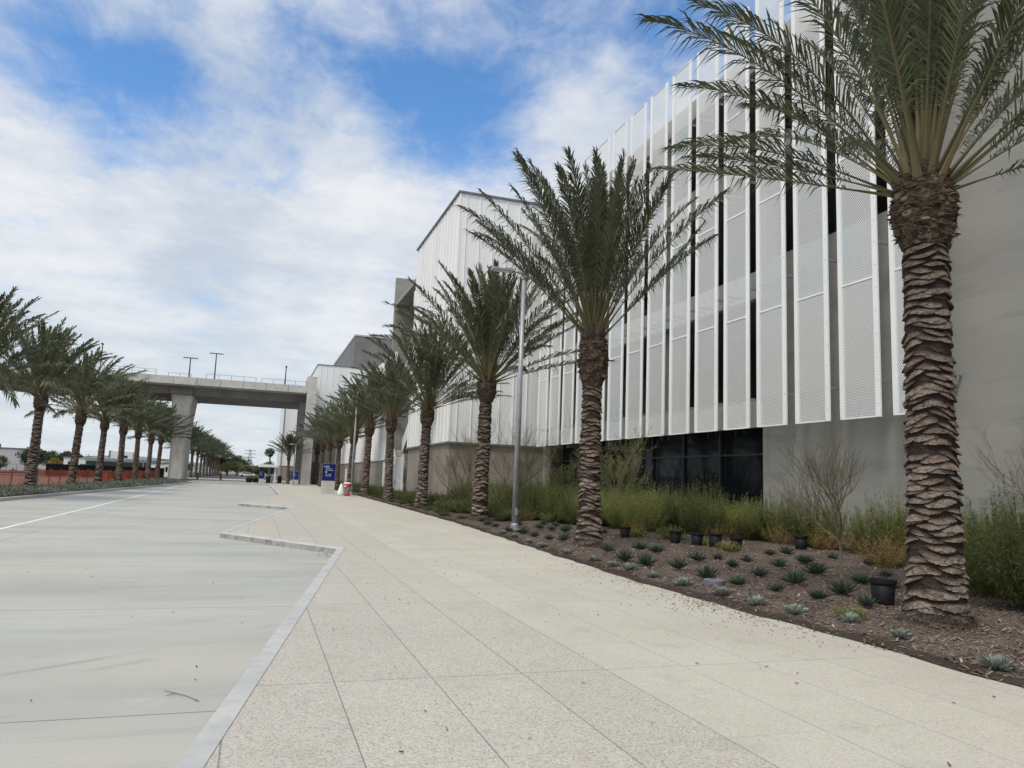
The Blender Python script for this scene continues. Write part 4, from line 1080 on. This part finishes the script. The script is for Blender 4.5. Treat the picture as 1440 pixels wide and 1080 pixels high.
sign(5.78, 64.6, 1.10, 1.05, 2.46, 'large blue wayfinding sign on a grey base at the pavement edge', [('arrow', -.42, 2.18, .10), ('icon', -.27, 2.17, .12), ('icon', -.12, 2.17, .12),
     ('Shuttles to', -.27, 2.03, .12), ('All Terminals', -.27, 1.90, .12), ('icon', -.27, 1.72, .12), ('Customer', -.27, 1.56, .12), ('Drop Off', -.27, 1.43, .12)], -.05)
sign(4.9, 103, .95, .72, 1.78, 'smaller blue sign on a low stone base near the bridge abutment', [('arrow', -.30, 1.5, .1), ('icon', -.15, 1.5, .12), ('Shuttles to', -.30, 1.34, .11), ('Terminals', -.30, 1.2, .11)], -.05)
sign(.85, 114, .75, .6, 1.55, 'distant blue sign on a pale base under the shelter canopy', [('icon', -.2, 1.3, .12), ('Shuttles', -.25, 1.12, .11)])

# bin with red and white cover, and a pale cone beside it
t = thing('litter_bin', 'grey litter bin with torn red and white wrapping beside the second lamp post', 'bin', (6.72, 58.9, 0))
b = MB(); b.lathe([(.24, 0), (.26, .03), (.27, .78), (.25, .8)], 18); obj('bin_body', b, M['concrete_dark'], t, True)
b = MB(); b.lathe([(.285, .74), (.30, .80), (.29, .98), (.20, 1.03), (0, 1.05)], 18); w_ = obj('red_cover', b, M['red'], t, True)
b = MB(); b.lathe([(.303, .93), (.296, .985), (.205, 1.035)], 18); b.box(-.30, -.1, -.31, -.26, .70, .80); obj('white_band', b, M['white_paint'], w_)
b = MB(); b.add([(-.2, -.285, .05), (.22, -.285, .06), (.24, -.285, .42), (-.02, -.285, .22), (-.2, -.25, .05), (.22, -.2, .06), (.24, -.2, .42), (-.02, -.25, .22)], [(0, 1, 2, 3), (4, 7, 6, 5), (0, 4, 5, 1), (1, 5, 6, 2), (2, 6, 7, 3), (3, 7, 4, 0)]); obj('torn_wrap', b, M['red'], t)
t = thing('plastic_cover', 'pale translucent plastic cone-shaped cover slumped beside the red and white bin', 'cover', (6.3, 59.0, 0))
b = MB(); b.lathe([(.30, 0), (.27, .25), (.2, .55), (.10, .85), (.04, .93), (0, .94)], 14); obj('sheet', b, M['white_paint'], t, True)
b = MB(); b.lathe([(.31, .0), (.32, .03), (.29, .05)], 14); obj('hem', b, M['concrete_light'], t)

# ---------------------------------------------------------------- shelter and far end things
t = thing('bus_shelter', 'small white flat-roofed bus shelter at the far end of the pavement', 'shelter', (1.7, 116, 0))
b = MB(); b.box(-1.45, 1.4, -2, 2, 2.25, 2.65); obj('canopy', b, M['white_paint'], t, False, .05)
for y in (-1.6, 1.6):
    b = MB(); b.box(.85, 1.05, y - .1, y + .1, 0, 2.25); obj('post', b, M['white_paint'], t)
b = MB(); b.box(.2, .26, -1.5, 1.5, .3, 2.2); obj('glass_screen', b, M['teal_glass'], t)
b = MB(); b.box(.4, .75, -1.2, 1.2, .42, .48); b.box(.45, .7, -1.1, -1.0, 0, .42); b.box(.45, .7, 1.0, 1.1, 0, .42); obj('bench', b, M['steel'], t)
def bin2(x, y, label):
    t = thing('waste_bin', label, 'bin', (x, y, 0.02), 0, 'dark bins at the shelter')
    b = MB(); b.lathe([(.27, 0), (.3, .05), (.3, .85), (.26, .9)], 14); obj('bin_body', b, M['black_plastic'], t, True)
    b = MB(); b.lathe([(.28, .9), (.3, .95), (.15, 1.08), (0, 1.1)], 14); obj('lid', b, M['dark_steel'], t, True)
bin2(3.35, 115, 'dark round bin just right of the shelter post'); bin2(1.75, 113, 'dark bin left of the shelter post')
def planter(x, y, label):
    t = thing('planter', label, 'planter', (x, y, .02), 0, 'planters near the shelter')
    b = MB(); b.lathe([(.35, 0), (.5, .5), (.48, .55), (.4, .5), (0, .48)], 16); obj('tub', b, M['black_plastic'], t, True)
    f = link('foliage', FS[1], t); f.location.z = .45; f.scale = (.6, .6, .7)
planter(-.8, 113, 'dark round planter with a green shrub, left one beside the shelter'); planter(.05, 114.5, 'dark round planter with a green shrub, right one beside the shelter')

def leafy_mesh(name, mat, seed, H, W, n, ls, clumps=26, low=.35):
    r = random.Random(seed); b = MB(); ti = []
    cl = []
    for i in range(clumps):
        u = r.uniform(-1, 1); a = r.uniform(0, 6.28); q = math.sqrt(1 - u * u) * r.uniform(.45, 1)
        cl.append((Vector((math.cos(a) * q * W, math.sin(a) * q * W, H * (low + (1 - low) * (.5 + .5 * u * .9)))), r.uniform(.28, .5) * W, r.uniform(0, .6)))
    for _ in range(n):
        c, rad, tb = r.choice(cl); d = Vector((r.gauss(0, 1), r.gauss(0, 1), r.gauss(0, .8))); d = d.normalized() * rad * r.random() ** .4
        p = c + d; u = Vector((r.gauss(0, 1), r.gauss(0, 1), r.gauss(0, .6))).normalized(); v = u.cross(Vector((r.gauss(0, 1), r.gauss(0, 1), r.gauss(0, 1)))).normalized()
        L = ls * r.uniform(.6, 1.3)
        b.add([tuple(p - u * L), tuple(p + v * L * .5), tuple(p + u * L), tuple(p - v * L * .5)], [(0, 1, 2, 3)]); ti += [min(1, tb + r.random() * .4)] * 4
    b.attr['tint'] = ti
    return b.mesh(name, [mat])
LT = {'d': leafy_mesh('crown', M['tree_leaf'], 1, 5, 1.9, 3200, .16), 'l': leafy_mesh('crown', M['tree_leaf_light'], 2, 5, 2.1, 2600, .16), 'y': leafy_mesh('crown', M['tree_leaf_yellow'], 3, 5, 2.0, 2000, .16)}
tb = MB(); tb.tube([(0, 0, -.1), (.03, 0, 1.2), (0, .04, 2.4), (.05, 0, 3.8)], [.14, .11, .09, .04], 8)
for k in range(5):
    a = k * 1.3; tb.tube([(0, 0, 1.7 + .2 * k), (math.cos(a) * .5, math.sin(a) * .5, 2.5 + .2 * k), (math.cos(a) * 1.0, math.sin(a) * 1.0, 3.2 + .2 * k)], [.06, .045, .02], 5)
TRK = tb.mesh('trunk', [M['bark']])
def tree(x, y, k, s, label, group, z=-.25, sx=1.):
    t = thing('leafy_tree', label, 'tree', (x, y, z), R.uniform(0, 6), group); t.scale = (s * sx, s * sx, s)
    link('trunk', TRK, t); link('crown', LT[k], t)
GT = 'trees beyond the construction fence'
tree(-34.9, 140, 'd', .78, 'round dark green tree on a bare trunk in front of the grey warehouse', GT)
tree(-37.6, 136, 'l', .52, 'small pale green tree at the left edge before the grey warehouse', GT)
tree(-40.8, 168, 'd', .92, 'dark tree right of the first whole left palm, beyond the fence', GT, sx=1.2)
tree(-37.2, 165, 'd', .8, 'dark spreading tree right behind the golden-yellow tree', GT, sx=1.3)
tree(-31.2, 140, 'y', .52, 'small golden-yellow tree beyond the orange fence', GT)
tree(-45.5, 215, 'd', .95, 'dark tree behind the black screen, between two left palms', GT, sx=1.5)
tree(-33, 165, 'd', .78, 'dark bushy tree right of the second whole left palm', GT, sx=1.4)
tree(-36, 260, 'l', .8, 'pale far tree above the white trailer', GT)
tree(-22, 230, 'd', .6, 'small dark tree near the white bus', GT, sx=1.4)
tree(-19.5, 240, 'd', .7, 'small far tree seen between palms right of the bus', GT, sx=1.5)
GF = 'trees closing the far end of the street'
for i, (x, y, k, s, sx) in enumerate([(-9.5, 285, 'd', 1.5, 1.2), (-5, 300, 'd', 1.15, 1.5), (-1, 275, 'l', .72, 1.9), (2, 290, 'd', .85, 1.6), (5, 270, 'l', .7, 1.8), (-6, 262, 'l', .9, 1.5), (-8.6, 250, 'l', .8, 1.4), (8, 300, 'd', .85, 1.5), (1.6, 200, 'd', .62, 1.2), (3.2, 205, 'd', .85, 1.0), (11, 330, 'd', .9, 1.6), (-13, 320, 'd', 1.1, 1.6), (-3, 252, 'l', .7, 1.8), (1, 246, 'd', .5, 1.8), (-12, 262, 'd', 1.3, 1.3), (-7, 330, 'd', 1.5, 1.4), (-14, 275, 'd', 1.5, 1.3)]):
    lab = {8: 'dark tree just behind the shelter canopy', 9: 'taller dark tree right of the shelter canopy, by the white box building'}.get(i, ('pale yellowish-green tree' if k == 'l' else 'dark green tree') + ' in the tree line closing the far end of the street')
    tree(x, y, k, s, lab, GF, -.2, sx)
# tall fan palm far away
t = thing('fan_palm', 'distant slim fan palm with a round head, above the shelter', 'palm tree', (2.9, 190, 0))
b = MB(); b.tube([(0, 0, -.2), (.1, 0, 3), (.05, 0, 7)], [.22, .18, .15], 8); obj('trunk', b, M['bark'], t)
f = link('crown', LT['d'], t); f.location.z = 4.4; f.scale = (.6, .6, .55)
# lattice mast
t = thing('power_pylon', 'thin distant lattice mast rising above the far trees', 'pylon', (-2.8, 330, 0))
b = MB()
for sx, sy in ((-1, -1), (1, -1), (1, 1), (-1, 1)): b.tube([(sx * 1.1, sy * 1.1, 0), (sx * .25, sy * .25, 10.5)], [.09, .06], 4)
for k in range(6):
    z = 1 + k * 1.6; w_ = 1.1 - .085 * z
    b.tube([(-w_, -w_, z), (w_ * .9, -w_ * .9, z + 1.5)], .05, 4); b.tube([(w_, -w_, z), (-w_ * .9, -w_ * .9, z + 1.5)], .05, 4)
obj('tower', b, M['dark_steel'], t)
for z in (7.2, 8.6, 10):
    b = MB(); b.box(-2.2, 2.2, -.1, .1, z, z + .18); obj('cross_arm', b, M['dark_steel'], t)
def carmesh(t, paint):
    b = MB(); b.extr([(-2.2, .35), (2.2, .35), (2.25, .75), (1.2, .92), (.7, 1.42), (-1.2, 1.45), (-1.9, .98), (-2.25, .85)][::1], 'y', -.85, .85); obj('body', b, M[paint], t, False, .08)
    b = MB(); b.extr([(1.1, .96), (.68, 1.36), (-1.15, 1.38), (-1.7, 1.0)], 'y', -.87, .87); obj('window', b, M['car_glass'], t)
    for x in (-1.4, 1.4):
        for y in (-.8, .8):
            w = MB(); w.lathe([(.0, -.1), (.32, -.1), (.32, .1), (0, .1)], 14); o = obj('wheel', w, M['tyre'], t); o.location = (x, y, .32); o.rotation_euler.x = PI / 2
t = thing('parked_car', 'distant white car beyond the far end of the street', 'car', (-2.4, 240, -.15)); carmesh(t, 'white_paint')
for i, x in enumerate((-5.2, -8.6)):
    b = MB(); b.lathe([(.16, 0), (.16, .95), (.1, 1.02), (0, 1.03)], 12); o = obj('bollard', b, M['yellow_green']); o.location = (x, 128, .02)
    tag(o, ('pale yellowish bollard on the far pavement, right one' if i == 0 else 'pale yellowish bollard on the far pavement, left one by the palm trunks'), 'bollard', 'bollards at the far end')

# ---------------------------------------------------------------- construction site on the left
fn = thing('construction_fence', 'orange plastic mesh construction fence on posts behind the left palms', 'fence', (-14.5, 80, 0))
FY = [(30, -15.2), (52, -14.35), (62, -14.3), (84, -13.75), (118, -13.4)]
b = MB(); ys = np.arange(30, 118.1, .5); n = len(ys); r = random.Random(9)
topz = []
for i, y in enumerate(ys):
    sag = .05 * math.sin(y * 2.1) + .06 * (hsh(i, 1) - .5)
    x = interp(FY, y) + .05 * math.sin(y * 3)
    b.v += [(x, y, -.1), (x + .04 * math.sin(y * 5), y, .55), (x, y, 1.12 + sag)]
for i in range(n - 1):
    for k in range(2): b.f.append((i * 3 + k, i * 3 + k + 1, i * 3 + 4 + k, i * 3 + 3 + k)); b.m.append(0)
part('mesh_netting', b, M['net'], fn)
for y in np.arange(31, 118, 2.9):
    x = interp(FY, y); b = MB(); b.tube([(x + .04, y, -.2), (x + .04 + R.uniform(-.03, .03), y + R.uniform(-.06, .06), 1.25)], .03, 6); part('fence_post', b, M['orange_post'], fn)
GB = 'red water-filled barriers'
for i, (x, y) in enumerate([(-15.2, 88), (-15.1, 91), (-15.0, 97), (-14.9, 100), (-14.6, 108)]):
    b = MB(); b.extr([(-.3, 0), (.3, 0), (.28, .2), (.12, .5), (.1, 1.0), (-.1, 1.0), (-.12, .5), (-.28, .2)], 'y', -.95, .95)
    o = obj('traffic_barrier', b, M['red'], None, False, .03); o.location = (x, y, -.2)
    tag(o, 'bright red plastic barrier behind the orange fence near the bus', 'barrier', GB)
wh = thing('warehouse', 'low grey warehouse at the left edge beyond the dirt lot', 'building', (-60, 170, 0))
b = MB(); b.box(-95, -42.9, 170, 172, -.3, 4.15); part('wall', b, M['warehouse'], wh)
b = MB(); b.box(-95.1, -42.8, 169.9, 172.1, 4.15, 4.35); part('roof_edge', b, M['coping'], wh)
b = MB(); b.box(-47.9, -47.5, 170.5, 171, 4.35, 5.0); part('vent', b, M['dark_steel'], wh)
cf = thing('chain_fence', 'thin dark wire fence in front of the grey warehouse', 'fence', (-40, 150, 0))
b = MB()
for x in np.arange(-48, -33, 1.5): b.box(x - .03, x + .03, 149.97, 150.03, -.2, 1.3)
part('fence_post', b, M['dark_steel'], cf)
b = MB(); b.box(-48, -33, 149.985, 150.015, .1, .16); b.box(-48, -33, 149.985, 150.015, 1.26, 1.3); part('rail', b, M['dark_steel'], cf)
hd = thing('screen_fence', 'long black fabric screen fence beyond the orange mesh', 'fence', (-24, 128, 0))
b = MB(); b.box(-29.5, -13.5, 128, 128.06, -.2, 1.55); part('fabric', b, M['screen'], hd)
b = MB()
for x in np.arange(-29.5, -13.4, 2.0): b.box(x - .04, x + .04, 128.07, 128.15, -.2, 1.65)
part('frame_post', b, M['dark_steel'], hd)
bs = thing('shuttle_bus', 'white shuttle bus with dark window band seen between left palms', 'bus', (-21.2, 134, -.2))
b = MB(); b.box(-4.2, 4.2, -1.25, 1.25, .35, 3.0); obj('body', b, M['white_paint'], bs, False, .15)
b = MB(); b.box(-4.0, 4.0, -1.27, -1.24, 1.75, 2.45); b.box(4.19, 4.22, -1.1, 1.1, 1.4, 2.5); obj('window_band', b, M['car_glass'], bs)
for x in (-2.6, 2.6):
    w = MB(); w.lathe([(0, -.15), (.48, -.15), (.48, .15), (0, .15)], 16); o = obj('wheel', w, M['tyre'], bs); o.location = (x, -1.15, .48); o.rotation_euler.x = PI / 2
wc = thing('site_cabin', 'tall white boxy cabin with a green edge stripe behind the white bus', 'cabin', (-22.8, 150, -.2))
b = MB(); b.box(-2.0, 1.6, 0, 3, 0, 4.4); obj('wall', b, M['white_paint'], wc)
b = MB(); b.box(-2.25, -2.0, -.05, 3, 0, 4.5); obj('green_stripe', b, M['green_paint'], wc)
b = MB(); b.box(-.6, .8, -.05, -.001, 3.3, 3.7); obj('window', b, M['car_glass'], wc)
gc = thing('storage_container', 'green shipping container low behind the orange fence', 'container', (-24.3, 131, -.2))
b = MB(); b.box(-1.4, 1.2, 0, 2.4, 0, 1.9); obj('container_wall', b, M['green_paint'], gc)
b = MB()
for x in np.arange(-1.3, 1.2, .25): b.box(x, x + .1, -.04, -.001, .1, 1.8)
obj('rib_panel', b, M['green_paint'], gc)
tr = thing('site_trailer', 'white site trailer behind the black screen, beside the second left palm', 'trailer', (-28.5, 150, -.2))
b = MB(); b.box(-3.5, 3, 0, 2.6, .5, 2.9); obj('wall', b, M['white_paint'], tr)
b = MB(); b.box(-3.6, 3.1, -.1, 2.7, 2.9, 3.05); obj('roof', b, M['steel'], tr)
b = MB(); b.box(-2.8, -1.8, -.03, -.001, 1.5, 2.3); b.box(.6, 1.7, -.03, -.001, 1.5, 2.3); obj('window', b, M['car_glass'], tr)
for i, (x0, x1, y, h, m, lab) in enumerate([(-27, -20.8, 240, 4.2, 'cream', 'low cream building far away, right of the white cabin'), (-22.5, -17.2, 175, 2.7, 'white_paint', 'low white building between the far left palms'), (-34, -28, 240, 3.6, 'cream', 'low cream building far away, left of the white cabin'), (-17.5, -14.8, 165, 2.8, 'white_paint', 'small white building next to the bridge pier')]):
    t = thing('low_building', lab, 'building', ((x0 + x1) / 2, y, -.3))
    b = MB(); w_ = (x1 - x0) / 2; b.box(-w_, w_, 0, 8, 0, h); obj('wall', b, M[m], t)
    b = MB(); b.box(-w_ - .15, w_ + .15, -.15, 8.2, h, h + .2); obj('roof', b, M['coping'], t)
    b = MB()
    for k in range(3): b.box(-w_ + w_ * .25 + k * w_ * .6, -w_ + w_ * .55 + k * w_ * .6, -.04, -.001, h * .4, h * .75)
    obj('window', b, M['car_glass'], t)
# distant hills
hm = MB(); pr = [(-900, 0), (-760, 10), (-640, 14), (-520, 14), (-430, 22), (-330, 30), (-240, 24), (-150, 18), (-60, 10), (60, 6), (200, 0)]
hv = []
for x, h in pr: hv += [(x, 1900, -1), (x, 2050, h * .9), (x, 2500, h * 1.1)]
hm.add(hv, [(i * 3 + k, i * 3 + 3 + k, i * 3 + 4 + k, i * 3 + 1 + k) for i in range(len(pr) - 1) for k in range(2)])
tag(obj('hills', hm, M['hill'], smooth=True), kind='structure')

# ---------------------------------------------------------------- sky, sun, camera
SUN = Vector((-.50, -.42, 1.0)).normalized()
w = bpy.data.worlds.new('World'); sc.world = w; w.use_nodes = True
nt = w.node_tree; N = NB(nt); bg = nt.nodes['Background']
sky = N.n('ShaderNodeTexSky', sky_type='NISHITA'); sky.sun_disc = False
sky.sun_elevation = math.asin(SUN.z); sky.sun_rotation = math.atan2(SUN.x, SUN.y)
sky.air_density = 1.0; sky.dust_density = .6; sky.ozone_density = 2.5
dv = N.n('ShaderNodeTexCoord').outputs['Generated']
sep = N.n('ShaderNodeSeparateXYZ'); N.l(dv, sep.inputs[0])
zc = N.math('MAXIMUM', sep.outputs[2], 0.0); zd = N.math('ADD', zc, .16)
cbx = N.n('ShaderNodeCombineXYZ'); N.l(N.math('DIVIDE', sep.outputs[0], zd), cbx.inputs[0]); N.l(N.math('DIVIDE', sep.outputs[1], zd), cbx.inputs[1])
pl = cbx.outputs[0]
n1 = N.noise(N.mapv(pl, (1, 1, 1), (3.1, 1.7, 0)), 1.5, 9, .58, .25)
n2 = N.noise(N.mapv(pl, (1, 1, 1), (8.1, 4.7, 2)), 4.5, 8, .6, .3)
n3 = N.noise(N.mapv(pl, (1.3, .8, 1), (2.1, 7.7, 4)), 11, 8, .62, .6)
cov = N.math('ADD', N.math('ADD', N.math('MULTIPLY', n1, .50), N.math('MULTIPLY', n2, .30)), N.math('MULTIPLY', n3, .20))
def blob(d, k):
    o = N.n('ShaderNodeVectorMath', operation='DOT_PRODUCT'); nv = N.n('ShaderNodeVectorMath', operation='NORMALIZE'); N.l(dv, nv.inputs[0])
    N.l(nv.outputs[0], o.inputs[0]); v = Vector(d).normalized(); o.inputs[1].default_value = v
    return N.math('EXPONENT', N.math('MULTIPLY', N.math('SUBTRACT', o.outputs['Value'], 1.0), k))
holes = None
for d, k, a in [((-.248, .863, .44), 380, .27), ((-.162, .889, .428), 480, .25), ((-.119, .892, .435), 600, .18), ((-.007, .866, .499), 420, .14), ((.121, .842, .525), 300, .12), ((.13, .873, .47), 420, .17),
                ((.186, .876, .445), 420, .22), ((.238, .815, .528), 260, .11), ((.321, .789, .524), 300, .11), ((.248, .866, .434), 500, .22), ((-.202, .917, .345), 900, .10), ((.413, .729, .547), 260, .10), ((-.271, .931, .244), 1600, .09),
                ((-.191, .859, .476), 900, -.08), ((-.062, .863, .50), 700, -.16), ((.349, .808, .474), 700, -.16), ((.063, .885, .462), 700, -.10)]:
    t_ = N.math('MULTIPLY', blob(d, k), a * .85); holes = t_ if holes is None else N.math('ADD', holes, t_)
elev = N.ramp(sep.outputs[2], .62, .20)
cov = N.math('MULTIPLY_ADD', N.math('SUBTRACT', cov, .5), 1.5, .5)
cov = N.math('SUBTRACT', N.math('ADD', cov, N.math('MULTIPLY', elev, .18)), holes)
mask = N.ramp(cov, .22, .66)
br_ = N.ramp(N.noise(N.mapv(pl, (1, 1, 1), (1.3, 9.2, 5)), 2.2, 8, .6), .3, .72)
cc = N.mix(br_, (5.3, 6.0, 7.0), (8.5, 8.6, 8.75))
lowc = N.ramp(sep.outputs[2], .30, .03)
cc = N.mix(N.math('MULTIPLY', lowc, .55), cc, (6.6, 7.25, 7.7))
hsv = N.n('ShaderNodeHueSaturation'); hsv.inputs['Saturation'].default_value = 1.22; hsv.inputs['Value'].default_value = 1.95; N.l(sky.outputs[0], hsv.inputs['Color'])
glow = N.math('MULTIPLY_ADD', blob(SUN, 5.5), 1.7, 1.0)   # bright cloud round the veiled sun, out of view, added for soft fill light
gm_ = N.n('ShaderNodeVectorMath', operation='SCALE'); N.l(N.mix(N.math('MULTIPLY', blob(SUN, 5.5), .8, clamp=True), cc, (8.6, 8.1, 7.2)), gm_.inputs[0]); N.l(glow, gm_.inputs['Scale'])
fin = N.mix(N.math('MAXIMUM', N.math('MULTIPLY', mask, .97), N.math('MULTIPLY', blob(SUN, 5.5), .9)), hsv.outputs[0], gm_.outputs[0])
N.l(fin, bg.inputs['Color']); bg.inputs['Strength'].default_value = .1

sl = bpy.data.lights.new('sun', 'SUN'); sl.energy = 1.95; sl.angle = D(12); sl.color = (1, .94, .85)
so = bpy.data.objects.new('sun', sl); col.objects.link(so); so.rotation_euler = SUN.to_track_quat('Z', 'Y').to_euler(); so.location = (-20, -20, 40)

cam = bpy.data.cameras.new('camera'); co = bpy.data.objects.new('camera', cam); col.objects.link(co)
yaw, pitch, roll, f = .3231172164679906, .12940697833927622, .038992953262320336, 1051.7557379266045
fw = Vector((math.sin(yaw) * math.cos(pitch), math.cos(yaw) * math.cos(pitch), math.sin(pitch)))
rt = Vector((math.cos(yaw), -math.sin(yaw), 0)); up = rt.cross(fw)
r2 = rt * math.cos(roll) + up * math.sin(roll); u2 = -rt * math.sin(roll) + up * math.cos(roll)
mw = Matrix((r2, u2, -fw)).transposed().to_4x4(); mw.translation = (0, 0, 1.6); co.matrix_world = mw
cam.sensor_width = 36; cam.lens = f / 1440 * 36; cam.clip_start = .05; cam.clip_end = 6000
sc.camera = co
sc.view_settings.view_transform = 'Standard'; sc.view_settings.look = 'None'; sc.view_settings.exposure = .06; sc.view_settings.gamma = 1
sc.cycles.use_denoising = True; sc.cycles.max_bounces = 6; sc.cycles.transparent_max_bounces = 12
